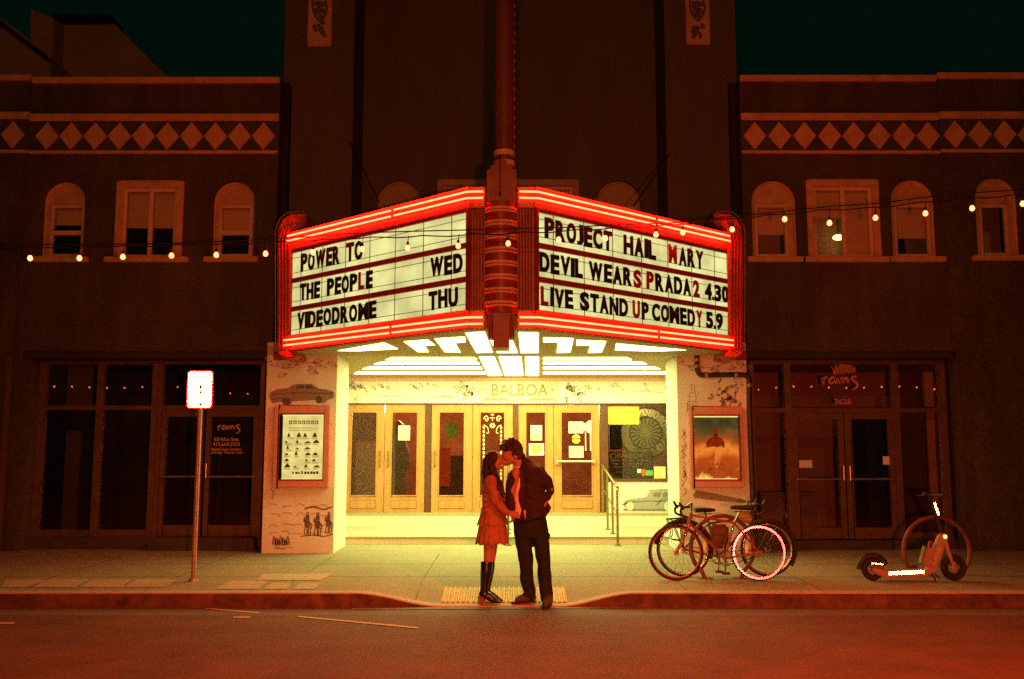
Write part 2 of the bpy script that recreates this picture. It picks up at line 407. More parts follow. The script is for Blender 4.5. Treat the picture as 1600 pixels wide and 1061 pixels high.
# ribbed warning tile in the kerb ramp
tt = MB(); x0, x1, y0, y1 = -.80, .62, YK + .155, YK + .72
sheet_o = sheet('tactile_paving', 'tactile', [(x0, y0), (x1, y0), (x1, y1), (x0, y1)], walk_z, .006, 8); struct(sheet_o)
n = 25
for i in range(n):
    xa = x0 + (x1 - x0) * (i + .22) / n; xb = x0 + (x1 - x0) * (i + .72) / n
    ya, yb = y0 + .01, y1 - .01
    tt.hexa([(xa, ya, walk_z(xa, ya) + .005), (xb, ya, walk_z(xb, ya) + .005), (xb, yb, walk_z(xb, yb) + .005), (xa, yb, walk_z(xa, yb) + .005)],
            [(xa + .006, ya, walk_z(xa, ya) + .022), (xb - .006, ya, walk_z(xb, ya) + .022), (xb - .006, yb, walk_z(xb, yb) + .022), (xa + .006, yb, walk_z(xa, yb) + .022)])
ribs = tt.build('rib', mat('ribbed_tile', (.66, .52, .2), .65, var=.2, scale=12, bump=.1), sheet_o)
# score lines in the sidewalk
sj = MB()
M['seam'] = mat('dark_joint', (.16, .13, .09), .9, var=.4, scale=30, bump=0)
for xx in [-10.2 + 1.52 * i for i in range(14)]:
    pts = [(xx, yy) for yy in frange(YK + .16, YP - .05, 10)]
    for a, b in zip(pts[:-1], pts[1:]):
        sj.add([(a[0] - .006, a[1], walk_z(*a) + .003), (a[0] + .006, a[1], walk_z(*a) + .003), (b[0] + .006, b[1], walk_z(*b) + .003), (b[0] - .006, b[1], walk_z(*b) + .003)], [(0, 1, 2, 3)])
for yy in (12.55, 13.85):
    pts = [(xx, yy) for xx in frange(-10, 10, 60)]
    for a, b in zip(pts[:-1], pts[1:]):
        sj.add([(a[0], yy - .007, walk_z(*a) + .0035), (b[0], yy - .007, walk_z(*b) + .0035), (b[0], yy + .007, walk_z(*b) + .0035), (a[0], yy + .007, walk_z(*a) + .0035)], [(0, 1, 2, 3)])
struct(sj.build('sidewalk_joint', 'seam'))

# ------------------------------------------------------------------ shop buildings either side of the cinema
def arched_window(root, wallmb, holes, pxs, top, sill, Y, sash, frame_m='wintrim', blind=.45, dark_top=False, far=False):
    """blind arch with a rectangular sash window standing in it"""
    x0, x1 = X(pxs[0], Y, 340), X(pxs[1], Y, 340); zt, zb = Z(top, Y), Z(sill, Y); r = (x1 - x0) / 2; cx = (x0 + x1) / 2; zs = zt - r
    holes.append((x0, x1, zb, zt))
    arch = arc_pts(cx, zs, r, 0, 180, 16)
    for side in (1, -1):  # masonry in the corners over the arch
        pts = [p for p in arch if (p[0] - cx) * side >= -1e-6]
        xe = cx + side * r
        for a, b in zip(pts[:-1], pts[1:]):
            if abs(a[0] - b[0]) > 1e-5: wallmb.prism([(a[0], a[1]), (b[0], b[1]), (b[0], zt), (a[0], zt)], Y, Y + .3)
    win = MB()
    sx0, sx1, sz0, sz1 = X(sash[0], Y, 340), X(sash[1], Y, 340), Z(sash[3], Y), Z(sash[2], Y)
    pan = MB(); wall_cells(pan, x0 - .02, x1 + .02, zb, zs, Y + .09, Y + .12, [(sx0, sx1, sz0, sz1)])
    for a, b in zip(arch[:-1], arch[1:]): 
        if abs(a[0] - b[0]) > 1e-5: pan.prism([(a[0], zs), (b[0], zs), (b[0], b[1] + .02), (a[0], a[1] + .02)], Y + .09, Y + .12)
    o = pan.build('window', frame_m, root)
    # moulding round the arch
    mo = MB(); mo.tube([(p[0], Y + .075, p[1]) for p in [(x1 - .02, zb)] + [(cx + (q[0] - cx) * .95, zs + (q[1] - zs) * .95) for q in arch] + [(x0 + .02, zb)]], .022, 8)
    mo.build('moulding', frame_m, o, smooth=.6)
    f = MB(); t = .045; ym = Y + .06
    f.box(sx0, sx0 + t, ym, ym + .07, sz0, sz1); f.box(sx1 - t, sx1, ym, ym + .07, sz0, sz1)
    f.box(sx0 + t, sx1 - t, ym, ym + .07, sz1 - t, sz1); f.box(sx0 + t, sx1 - t, ym, ym + .07, sz0, sz0 + t)
    zm = sz0 + (sz1 - sz0) * .46
    if not far: f.box(sx0 + t, sx1 - t, ym - .015, ym + .06, zm - .035, zm + .035)
    f.build('frame', M['sash'], o, bevel=.004)
    MB().box(sx0 + t, sx1 - t, ym + .03, ym + .036, sz0 + t, zm - .035 if not far else sz1 - t).build('pane', 'glass', o)
    if not far: MB().box(sx0 + t, sx1 - t, ym + .02, ym + .026, zm + .035, sz1 - t).build('pane', 'glass', o)
    if blind:
        MB().box(sx0 + .01, sx1 - .01, ym + .12, ym + .13, sz1 - (sz1 - sz0) * blind, sz1).build('blind', 'blind', o)
    s = MB(); s.box(x0 - .10, x1 + .10, Y - .09, Y + .088, zb - .085, zb + .002)
    s.build('sill', frame_m, o, bevel=.012)
    return o
def square_window(root, holes, pxs, top, sill, Y, blinds=(.5, .5), frame_m='wintrim'):
    x0, x1, zt, zb = X(pxs[0], Y, 340), X(pxs[1], Y, 340), Z(top, Y), Z(sill, Y)
    holes.append((x0, x1, zb, zt))
    f = MB(); t = .11
    for a, b, c, d, yy in ((x0, x0 + t, zb, zt, 0), (x1 - t, x1, zb, zt, 0), (x0 + t, x1 - t, zt - t, zt, 0)):
        f.box(a, b, Y - .02, Y + .12, c, d)
    o = f.build('window', frame_m, root, bevel=.012)
    g = MB(); t2 = .05; cx = (x0 + x1) / 2 + .01; a0, a1, c0, c1 = x0 + t, x1 - t, zb, zt - t
    g.box(a0, a0 + t2, Y + .04, Y + .1, c0, c1); g.box(a1 - t2, a1, Y + .04, Y + .1, c0, c1)
    g.box(a0 + t2, a1 - t2, Y + .04, Y + .1, c1 - t2, c1); g.box(a0 + t2, a1 - t2, Y + .04, Y + .1, c0, c0 + t2)
    g.box(cx - .03, cx + .03, Y + .03, Y + .09, c0 + t2, c1 - t2)
    g.build('frame', M['sash'], o, bevel=.004)
    MB().box(a0 + t2, cx - .03, Y + .06, Y + .066, c0 + t2, c1 - t2).build('pane', 'glass', o)
    MB().box(cx + .03, a1 - t2, Y + .07, Y + .076, c0 + t2, c1 - t2).build('pane', 'glass', o)
    for k, (a, b) in enumerate(((a0 + .02, cx), (cx + .01, a1 - .02))):
        if blinds[k]: MB().box(a, b, Y + .16, Y + .17, c1 - (c1 - c0) * blinds[k], c1).build('blind', 'blind', o)
    MB().box(x0 - .12, x1 + .12, Y - .09, Y + .13, zb - .085, zb - .002).build('sill', frame_m, o, bevel=.012)
    return o
M['sash'] = mat('sash_paint', (.62, .44, .30), .5, var=.15, scale=10, bump=.05)
def frieze(root, xa, xb, Y, centers, tops):
    """tops: pixel rows of parapet cap, upper band and lower band"""
    z = lambda p: Z(p, Y)
    MB().box(xa, xb, Y - .07, Y + .38, z(tops[0] + 9), z(tops[0])).build('parapet_cap', 'trim', root, bevel=.015)
    MB().box(xa, xb, Y - .06, Y - .001, z(tops[1] + 11), z(tops[1])).build('upper_band', 'trim', root, bevel=.012)
    MB().box(xa, xb, Y - .05, Y - .001, z(tops[2] + 5), z(tops[2])).build('lower_band', 'trim', root, bevel=.01)
    for c in centers:
        cx = X(c, Y, 213); cz = z((tops[1] + tops[2] + 11) / 2); hw, hh = .186, .23
        b = MB(); q = [(cx - hw, cz), (cx, cz - hh), (cx + hw, cz), (cx, cz + hh)]; q2 = [(cx + (x - cx) * .985, cz + (zz - cz) * .985) for x, zz in q]
        b.hexa([(x, Y + .003, zz) for x, zz in q][::-1], [(x, Y - .022, zz) for x, zz in q2][::-1])
        b.build('diamond', 'trim', root)
def storefront(root, xs_mull, z_base, z_trans, z_top, Y, doors, m='bronze', glassm='dkglass', tw=.05):
    """aluminium frame with posts at the given x, transom bar and glazing; doors = set of bay indices"""
    fr = MB(); n = len(xs_mull)
    for i, x in enumerate(xs_mull): fr.box(x - tw, x + tw, Y, Y + .13, z_base, z_top)
    for i in range(n - 1):
        a, b = xs_mull[i] + tw, xs_mull[i + 1] - tw
        fr.box(a, b, Y + .01, Y + .12, z_top - .06, z_top); fr.box(a, b, Y + .01, Y + .12, z_trans - .035, z_trans + .035)
        if i not in doors: fr.box(a, b, Y + .01, Y + .12, z_base, z_base + .1)
    o = fr.build('storefront', m, root, bevel=.006)
    for i in range(n - 1):
        a, b = xs_mull[i] + tw, xs_mull[i + 1] - tw
        MB().box(a, b, Y + .06, Y + .068, z_trans + .035, z_top - .06).build('transom_pane', glassm, o)
        if i not in doors: MB().box(a, b, Y + .06, Y + .068, z_base + .1, z_trans - .035).build('pane', glassm, o)
    return o
def glass_door(root, x0, x1, z0, z1, Y, hinge, bar=True, glassm='dkglass'):
    f = MB(); t = .085
    f.box(x0, x0 + t, Y + .02, Y + .09, z0, z1); f.box(x1 - t, x1, Y + .02, Y + .09, z0, z1)
    f.box(x0 + t, x1 - t, Y + .02, Y + .09, z1 - .1, z1); f.box(x0 + t, x1 - t, Y + .02, Y + .09, z0, z0 + .17)
    o = f.build('door', 'bronze', root, bevel=.006)
    MB().box(x0 + t, x1 - t, Y + .05, Y + .058, z0 + .17, z1 - .1).build('pane', glassm, o)
    if bar:
        zb = z0 + .92
        b = MB(); b.bar((x0 + .05, Y - .02, zb), (x1 - .05, Y - .02, zb), .017, 10); b.bar((x0 + .05, Y - .02, zb), (x0 + .05, Y + .03, zb), .012); b.bar((x1 - .05, Y - .02, zb), (x1 - .05, Y + .03, zb), .012)
        b.build('push_bar', 'steel', o, smooth=.6)
    e = MB(); xe = x0 + .04 if hinge > 0 else x1 - .04
    e.tube([(xe, Y - .0, z0 + .88), (xe, Y - .035, z0 + .9), (xe, Y - .035, z0 + 1.12), (xe, Y, z0 + 1.14)], .013, 8)
    e.build('handle', 'steel', o, smooth=.6)
    return o
def brush(mb, pts, wd, Y):
    c = catmull([(p[0], p[1], 0) for p in pts], 5); n = len(c)
    mb.ribbon([(q.x, q.y) for q in c], [wd * (.75 + .45 * math.sin(3.0 * i / n + .4)) for i in range(n)], Y - .004, Y)
M['vinyl'] = mat('orange_vinyl_lettering', (.62, .24, .12), .6, var=.2, scale=20, bump=0)
M['vinylw'] = mat('pale_vinyl_lettering', (.6, .42, .3), .6, var=.1, scale=20, bump=0)
def rams(mb, ox, oz, s, Y, wd):
    """handwritten shop name, in a box about 4 units wide"""
    for st in ([(0, .62), (.1, .3), (.14, -.1)], [(.12, .3), (.3, .58), (.55, .66)], [(1.35, .5), (1.0, .62), (.72, .3), (.85, .02), (1.15, .15), (1.38, .5)], [(1.4, .6), (1.4, .2), (1.5, .02)],
               [(1.72, .55), (1.72, .0)], [(1.74, .3), (1.95, .58), (2.1, .45), (2.12, .02)], [(2.14, .3), (2.4, .6), (2.58, .42), (2.6, .05)],
               [(3.5, .72), (3.15, .7), (2.98, .5), (3.3, .2), (3.55, -.12), (3.4, -.42), (2.95, -.62)]):
        brush(mb, [(ox + a * s, oz + b * s) for a, b in st], wd, Y)
def upper_box(root, x0, x1, depth, m):
    y0, y1, z0, z1 = YW + .302, YW + depth, 4.3, 7.0
    b = MB(); b.box(x0, x1, y1, y1 + .05, z0, z1); b.box(x0, x0 + .05, y0, y1, z0, z1); b.box(x1 - .05, x1, y0, y1, z0, z1); b.box(x0 + .05, x1 - .05, y0, y1, z0, z0 + .05); b.box(x0 + .05, x1 - .05, y0, y1, z1 - .05, z1)
    return b.build('upper_room', m, root)
def shop_interior(root, x0, x1, z0, z1, Y, depth, back='room'):
    b = MB(); b.box(x0, x1, Y + depth, Y + depth + .06, z0, z1); b.box(x0 - .06, x0, Y + .4, Y + depth, z0, z1); b.box(x1, x1 + .06, Y + .4, Y + depth, z0, z1)
    b.box(x0, x1, Y + .4, Y + depth, z1, z1 + .06); b.box(x0, x1, Y + .4, Y + depth, z0 - .06, z0)
    return b.build('interior', back, root)

# --- left shop
xl0, xl1 = X(50, YW, 150), X(433, YW, 300)
LS = thing('shop_building', 'dark two storey shop left of the cinema, diamond frieze over a blank glazed front', 'shop', ((xl0 + xl1) / 2, YW, .2))
wl = MB(); holes = []
zt_l = Z(122, YW)
arched_window(LS, wl, holes, (66, 132), 283, 402, YW, (77, 130, 319, 400), blind=.36)
square_window(LS, holes, (180, 286), 283, 402, YW, (.55, .55))
arched_window(LS, wl, holes, (332, 397), 283, 402, YW, (341, 393, 319, 400), blind=.47)
sx0, sx1 = X(26, YW, 700), X(412, YW, 700); zsl, zst = .22, Z(549, YW)
holes.append((sx0, sx1, zsl - .1, zst))
wall_cells(wl, xl0, xl1, .1, zt_l - .02, YW, YW + .3, holes)
wl.build('wall', 'wall', LS)
frieze(LS, xl0, xl1, YW, [74, 111.5, 149, 187, 224.5, 262, 299.5, 337, 374.5, 412], (122, 179, 236))
MB().box(xl0, xl1, YW - .012, YW + .001, Z(507, YW), Z(504, YW)).build('string_course', 'wall', LS)
YS = YW + .32
MB().box(sx0 + .02, sx1, YW + .02, YW + .6, zst - .11, zst - .002).build('lintel', mat('dark_lintel', (.03, .024, .018), .7, bump=.05), LS)
pl_ = [X(p, YS, 700) for p in (60, 151, 238)]; zbL, ztrL = Z(838, YS), Z(637, YS)
sf = storefront(LS, pl_, zbL, ztrL, zst - .115, YS, set())
MB().box(sx0, X(243, YS, 700), YS - .05, YS + .2, .15, zbL).build('bulkhead', mat('dark_tile_bulkhead', (.07, .045, .03), .5, var=.3, scale=8, bump=.1), LS)
fr = MB(); xd = [X(p, YS, 700) for p in (246, 407)]
for x in xd: fr.box(x - .035, x + .035, YS, YS + .13, .28, zst - .115)
fr.box(xd[0] + .035, xd[1] - .035, YS + .01, YS + .12, ztrL - .035, ztrL + .035); fr.box(xd[0] + .035, xd[1] - .035, YS + .01, YS + .12, zst - .17, zst - .115)
fo = fr.build('door_frame', 'bronze', LS, bevel=.006)
MB().box(xd[0] + .035, xd[1] - .035, YS + .06, YS + .068, ztrL + .035, zst - .17).build('transom_pane', 'dkglass', fo)
MB().box(xd[0], X(412, YS), YS - .25, YS + .3, .15, Z(838, YS) - .01).build('door_step', 'wall', LS)
xm = X(318, YS, 700); zd0 = Z(838, YS)
glass_door(LS, xd[0] + .04, xm - .02, zd0, ztrL - .04, YS, -1)
dr = glass_door(LS, xm + .02, xd[1] - .04, zd0, ztrL - .04, YS, 1)
lt = MB(); rams(lt, X(343, YS), Z(671, YS), .098, YS + .046, .017)
for s, a, b, y0, y1 in (('3626 Balboa Street', 337, 376, 689, 683), ('415.668.5955', 336, 378, 697, 691), ('National Asian American', 333, 381, 704.5, 699), ('Psychology Training Center', 330, 384, 710, 704.8)):
    put_text(lt, s, flat(YS + .05), X(a, YS), X(b, YS), Z(y0, YS), Z(y1, YS), .01, .003)
lt.build('lettering', 'vinylw', dr)
MB().box(sx0 + .001, pl_[0] - .052, YW + .05, YS + .3, .15, zst - .12).build('jamb', 'wall', LS)
shop_interior(LS, sx0 - .1, sx1 + .02, .28, zst - .13, YS, 1.8, mat('left_shop_plaster', (.22, .12, .07), .9, var=.3, scale=1, bump=0))
upper_box(LS, xl0 + .05, xl1 - .05, 1.3, mat('upper_room_dark', (.03, .025, .02), .9, bump=0))
# things one sees through the left glazing
cb = MB(); cb.box(X(112, YS + .6), X(135, YS + .6), YS + .55, YS + .62, .5, 2.1); cb.build('interior_post', 'room', LS)
MB().box(X(62, YS + .3), X(106, YS + .3), YS + .25, YS + .27, Z(634, YS + .3), Z(560, YS + .3)).build('blind', mat('warm_blind', (.2, .13, .085), .8, var=.1, bump=0), LS)
MB().box(X(109, YS + .3), X(149, YS + .3), YS + .25, YS + .27, Z(634, YS + .3), Z(560, YS + .3)).build('blind', mat('warm_blind_light', (.5, .3, .18), .8, var=.1, bump=0), LS)

# --- neighbour beyond it on the left
NL = thing('neighbour_building', 'sliver of a dark frieze topped building at the far left of the street', 'building', (-7.6, YW, .2))
wn = MB(); xa, xb = -11.0, xl0 - .005
wall_cells(wn, xa, xb, .1, Z(120, YW), YW + .02, YW + .3, []); wn.build('wall', 'wall', NL)
frieze(NL, xa, xb, YW + .02, [20], (118, 176, 235))
MB().box(X(12, YW), X(20, YW), YW - .03, YW + .018, .2, Z(556, YW)).build('downpipe', 'bronze', NL)

# --- right shop
xr0, xr1 = X(1160, YW, 300), X(1466, YW, 200)
RS = thing('shop_building', 'dark two storey shop numbered 3626 over double glass doors, right of the cinema', 'shop', ((xr0 + xr1) / 2, YW, .2))
wr = MB(); holes = []
zt_r = Z(120, YW)
arched_window(RS, wr, holes, (1175, 1245), 281, 402, YW, (1181, 1232, 318, 400), blind=.55, far=True)
square_window(RS, holes, (1261, 1375), 281, 402, YW, (.42, .98))
arched_window(RS, wr, holes, (1393, 1462), 280, 402, YW, (1399, 1455, 318, 400), blind=.62, far=True)
rx0, rx1 = X(1172, YW, 700), X(1508, YW, 700)
holes.append((rx0, xr1, zsl - .1, zst))
wall_cells(wr, xr0, xr1, .1, zt_r - .02, YW, YW + .3, holes)
wr.build('wall', 'wall', RS)
frieze(RS, xr0, xr1, YW, [1179, 1218, 1257, 1296, 1334, 1373, 1412, 1450], (119, 178, 236))
MB().box(xr0, xr1, YW - .012, YW + .001, Z(510, YW), Z(507, YW)).build('string_course', 'wall', RS)
MB().box(rx0, rx1 - .12, YW + .02, YW + .6, zst - .10, zst - .002).build('lintel', bpy.data.materials['dark_lintel'], RS)
pr = [X(p, YS, 700) for p in (1176, 1234, 1404, 1478)]; zbR, ztrR = Z(842, YS), Z(641, YS)
sf = storefront(RS, pr, zbR, ztrR, zst - .105, YS, {1}, glassm='glass')
MB().box(rx0, pr[1], YS - .03, YS + .2, .15, zbR).build('bulkhead', bpy.data.materials['dark_tile_bulkhead'], RS)
MB().box(pr[2], rx1, YS - .03, YS + .2, .15, zbR).build('bulkhead', bpy.data.materials['dark_tile_bulkhead'], RS)
MB().box(pr[1] + .002, pr[2] - .002, YS - .1, YS + .25, .15, zbR - .02).build('door_step', 'wall', RS)
xm = X(1321, YS, 700)
d1 = glass_door(RS, pr[1] + .055, xm - .01, zbR, ztrR - .04, YS, -1, glassm='glass'); d2 = glass_door(RS, xm + .01, pr[2] - .055, zbR, ztrR - .04, YS, 1, glassm='glass')
lt = MB(); rams(lt, X(1285, YS), Z(599, YS), .158, YS + .056, .032)
for k in range(16):  # scratchy emblem over the name
    a = X(1302 + 2.2 * k, YS); h = .10 + .13 * math.sin(k / 15 * math.pi); zz = Z(585, YS)
    brush(lt, [(a, zz + random.uniform(0, .05)), (a + .02, zz + h * .6), (a + random.uniform(-.03, .05), zz + h + random.uniform(-.02, .05))], .012, YS + .056)
put_text(lt, '3626', flat(YS + .058), X(1303, YS), X(1329, YS), Z(631.5, YS), Z(622.5, YS), .025, .003)
lt.build('lettering', 'vinyl', sf)
for k, (a, b, y0, y1) in enumerate(((1242, 1264, 719, 731), (1374, 1397, 713, 726))):
    n_ = MB().box(X(a, YS), X(b, YS), YS + .040, YS + .044, Z(y1, YS), Z(y0, YS)).build('paper_notice', M['paper'])
    tag(n_, ('cream notice taped to the left leaf of the numbered glass doors', 'cream notice taped to the right leaf of the numbered glass doors')[k], 'notice', 'notices on the numbered doors')
it = shop_interior(RS, rx0 - .02, rx1 - .1, .28, zst - .13, YS, 1.9, mat('shop_plaster', (.34, .16, .09), .9, var=.2, scale=1, bump=0))
cx = MB(); cx.box(X(1345, YS + 1.3), X(1400, YS + 1.3), YS + 1.2, YS + 1.9, .28, Z(650, YS + 1.3)); cx.build('inner_partition', 'dark', RS)
ct = MB(); ct.box(X(1180, YS + .9), X(1265, YS + .9), YS + .8, YS + 1.4, .28, 1.06); ct.box(X(1178, YS + .9), X(1267, YS + .9), YS + .76, YS + 1.42, 1.06, 1.1); ct.build('counter', mat('counter_brown', (.2, .11, .07), .6), RS)
po = MB(); po.box(X(1441, YS + .5), X(1453, YS + .5), YS + .45, YS + .5, .9, Z(640, YS + .5)); po.box(X(1438, YS + .5), X(1452, YS + .5), YS + .4, YS + .5, Z(636, YS + .5), Z(582, YS + .5)); po.build('window_banner', mat('banner_cloth', (.45, .22, .12), .8, var=.3, scale=12), RS)
MB().box(X(1478, YS) + .051, rx1, YW + .06, YS + .3, zbR + .001, zst - .003).build('jamb', 'wall', RS)
upper_box(RS, xr0 + .05, xr1 - .05, 1.9, 'room')
q = P(1310, 371, YW + 1.6); lm = MB(); lm.ell(q, (.10, .10, .05)); lm.build('ceiling_lamp', M['lamp'], RS)
MB().bar(q + Vector((0, 0, .04)), (q.x, q.y, 6.6), .008, 6).build('lamp_cord', 'wire', RS)
bx = MB(); bx.box(X(1404, YW + .3), X(1421, YW + .3), YW + .25, YW + .5, Z(399, YW + .3), Z(374, YW + .3)); bx.build('speaker_box', 'dark', RS)
# --- far right neighbour
NR = thing('neighbour_building', 'dark building at the far right with one arched window and a plain ground floor', 'building', (8.5, YW, .2))
wn = MB(); holes = []; xa, xb = xr1 + .005, 13.5
arched_window(NR, wn, holes, (1525, 1592), 277, 400, YW + .02, (1533, 1577, 318, 398), blind=0, far=True)
wn2 = [(h[0], h[1], h[2], h[3]) for h in holes]
wn2.append((xa, rx1, .0, zst))
wall_cells(wn, xa, xb, .1, Z(117, YW), YW + .02, YW + .3, wn2); wn.build('wall', 'wall', NR)
frieze(NR, xa, xb, YW + .02, [1492, 1531, 1569.5, 1608], (115, 175.5, 234))
upper_box(NR, xa + .05, xb - .05, 1.2, 'room')
MB().box(X(1537, YW), X(1551, YW), YW + .3, YW + .33, Z(385, YW), Z(322, YW)).build('curtain', 'dark', NR)

# --- gabled house above the left shop
HB = thing('house', 'dim gabled house with a chimney rising behind the parapet of the left shop', 'house', (-11, 24, 0))
Yh = 24.0
pp = lambda pts, Y: [(P(a, b, Y).x, P(a, b, Y).z) for a, b in pts]
M['housewall'] = mat('house_stucco', (.40, .24, .13), .85, var=.2, scale=1.2, bump=.1)
h1 = MB(); h1.prism(pp([(78, 150), (80, 86), (90, 38), (178, 37), (262, 121), (290, 150)], Yh), Yh, Yh + 3); h1.build('wall', 'housewall', HB)
h2 = MB(); h2.prism(pp([(-160, 150), (-160, 40), (-60, -20), (79, 88), (79, 150)], Yh - 1.2), Yh - 1.2, Yh + 1.5); h2.build('gable_wall', 'housewall', HB)
h3 = MB(); h3.prism(pp([(46, 70), (49, 14), (84, 28), (81, 100)], Yh - .6), Yh - .6, Yh); h3.build('chimney', mat('chimney_brick', (.5, .24, .13), .8, var=.3, scale=5), HB)
h4 = MB(); h4.prism(pp([(-160, 52), (-60, -8), (79, 98), (79, 92), (-60, -14), (-160, 46)], Yh - 1.2), Yh - 1.5, Yh - 1.2); h4.prism(pp([(88, 30), (180, 30), (180, 38), (88, 39)], Yh), Yh - .3, Yh + .5); h4.build('roof_edge', 'dark', HB)
# ------------------------------------------------------------------ the cinema
CB = thing('cinema_building', 'dark cinema tower with a bright recessed entrance, oak doors and illustrated pillars', 'cinema', (0, YT, .2))
tx0, tx1 = X(438, YT, 300), X(1156, YT, 300)
pl1, pr0 = X(551, YT, 200), X(1041, YT, 200)
ZT = 11.6
MB().box(tx0, pl1, YT, YT + 1.3, Z(556, YT), ZT).build('tower_wall', 'tower', CB)
MB().box(pr0, tx1, YT, YT + 1.3, Z(556, YT), ZT).build('tower_wall', 'tower', CB)
wc = MB(); holes = []
def tower_win():
    arched_window(CB, wc, holes, (588, 657), 282, 410, YC, (594, 651, 322, 408), blind=.3)
    square_window(CB, holes, (683, 905), 281, 410, YC, (.3, .9), frame_m='trimdk')
    arched_window(CB, wc, holes, (932, 1001), 282, 410, YC, (938, 995, 322, 408), blind=.3)
M['trimdk'] = mat('dull_trim_paint', (.40, .24, .15), .6, var=.2, scale=6, bump=.08)
_wt = M['wintrim']; M['wintrim'] = M['trimdk']; tower_win(); M['wintrim'] = _wt
wall_cells(wc, pl1, pr0, 3.3, ZT, YC, YC + .3, holes); wc.build('tower_wall', 'tower', CB)
MB().box(pl1, pr0, YC + 1.2, YC + 1.25, 4, 7).build('upper_room', 'dark', CB)
MB().box(tx0 - .03, X(433, YW), YW + .31, YT + .5, 3, Z(118, YW)).build('party_wall', 'dark', CB)
MB().box(X(1160, YW), tx1 + .03, YW + .31, YT + .5, 3, Z(118, YW)).build('party_wall', 'dark', CB)
for a, b, yb in ((482, 519, 74), (1071, 1108, 71)):  # cast relief panels high on the tower
    f = MB(); f.box(X(a, YT, 30), X(b, YT, 30), YT - .05, YT + .001, Z(yb, YT), Z(-60, YT)); o = f.build('relief_panel', 'trim', CB, bevel=.015)
    g = MB(); cx, cz = X((a + b) / 2, YT, 30), Z(20, YT); s = .0104
    g.tube(catmull([(cx + s * x, YT - .06, cz + s * z) for x, z in [(-11, 22), (-12, 8), (-8, -6), (0, -16), (7, -8), (11, 4), (9, 20)]], 5), .02, 6)
    for x, z, r in ((0, 12, .05), (-3, 2, .045), (4, 1, .04), (1, -8, .035), (-6, 14, .03), (6, 12, .035)): g.ell((cx + s * x, YT - .05, cz + s * z), (r, .025, r * 1.3), 10, 6)
    for k in range(14): g.ell((cx + s * random.uniform(-9, 9), YT - .05, cz + s * random.uniform(-44, -18)), (.035, .02, .04), 8, 5)
    for k in range(12): g.ell((cx + s * random.uniform(-10, 10), YT - .05, cz + s * random.uniform(-10, 40)), (.03, .02, .03), 8, 5)
    g.build('relief_ornament', mat('relief_stone', (.14, .10, .07), .8, var=.4, scale=20), o, smooth=1)

# entrance: pillars
ZPT = Z(550, YP) + .15
def ppx(px, py): return X(px, YP, py)
def pillar(xa, xb, xin):
    p = MB(); p.box(xa, xb, YP, YP + 1.1, .15, ZPT); return p.build('pillar', 'cream', CB, bevel=.008)
PLx0, PLx1 = ppx(413, 700), ppx(524, 700)
PRx0, PRx1 = ppx(1060, 700), ppx(1170, 700)
pilL = pillar(PLx0, PLx1, 1); pilR = pillar(PRx0, PRx1, 1)
def mural(parent, name, m, pts, Y=YP, hgt=.003): # filled drawing in photo pixels
    return MB().prism([(X(a, Y, b), Z(b, Y)) for a, b in pts], Y - hgt, Y - .0005)
def mline(mb, pts, wd=.012, Y=YP, h=.004, sm=True):
    c = [(X(a, Y, b), Z(b, Y)) for a, b in pts]
    if sm and len(c) > 2: c = [(q.x, q.y) for q in catmull([(a, b, 0) for a, b in c], 4)]
    mb.ribbon(c, wd, Y - h, Y - h + .002)
def leafy(mb, x, y, s, ang, Y=YP, wd=.008):
    a = R(ang); dx, dy = math.cos(a), math.sin(a)
    L = [(x + s * (t * dx - w_ * dy), y + s * (t * dy + w_ * dx)) for t, w_ in ((0, 0), (.4, .22), (1, 0))]
    Rr = [(x + s * (t * dx - w_ * dy), y + s * (t * dy + w_ * dx)) for t, w_ in ((0, 0), (.4, -.22), (1, 0))]
    mline(mb, L, wd, Y); mline(mb, Rr, wd, Y); mline(mb, [L[0], L[2]], wd * .7, Y)
# leaves along the top of both pillars
for par, xs_ in ((pilL, [(424, 566), (440, 575), (452, 563), (466, 570), (480, 578), (490, 565), (502, 572), (512, 566), (434, 588), (496, 583)]), (pilR, [(1068, 566), (1076, 572), (1110, 578), (1124, 571), (1138, 577), (1150, 566), (1128, 585), (1146, 590), (1156, 575)])):
    v = MB()
    for k, (x, y) in enumerate(xs_): leafy(v, x, y, random.uniform(13, 20), random.uniform(-30, 40) + (180 if k % 3 == 0 else 0)); 
    mline(v, [(xs_[0][0] - 4, 570), (xs_[2][0], 575), (xs_[4][0], 566), (xs_[7][0], 575)], .008)
    v.build('leaf_mural', 'ink', par)
# old sedan on the left pillar
car = MB()
car.prism([(X(a, YP), Z(b, YP)) for a, b in [(422, 620), (424, 613), (435, 608), (452, 606), (457, 602), (467, 600), (488, 600), (499, 607), (514, 609), (523, 612), (523, 622), (514, 625), (508, 630), (498, 630), (494, 625), (460, 627), (456, 632), (446, 632), (442, 628), (428, 630)]], YP - .003, YP - .0005)
car.build('car_mural', 'ink', pilL)
c2 = MB()
for x, y, r in ((450, 627, 6), (500, 624, 5.5)): c2.prism([(X(x, YP) + r * .0097 * math.cos(t * math.pi / 8), Z(y, YP) + r * .0097 * math.sin(t * math.pi / 8)) for t in range(16)], YP - .006, YP - .0035)
for pts in ([(463, 607), (468, 602), (476, 602), (476, 607)], [(479, 607), (479, 602), (487, 602), (494, 607)]): c2.prism([(X(a, YP), Z(b, YP)) for a, b in pts], YP - .006, YP - .0035)
mline(c2, [(424, 617), (445, 615), (470, 614), (522, 615)], .012, YP, .006); mline(c2, [(425, 624), (440, 622), (444, 627)], .014, YP, .006); mline(c2, [(458, 612), (462, 624)], .008, YP, .006)
c2.build('car_detail_mural', 'inkd', pilL)
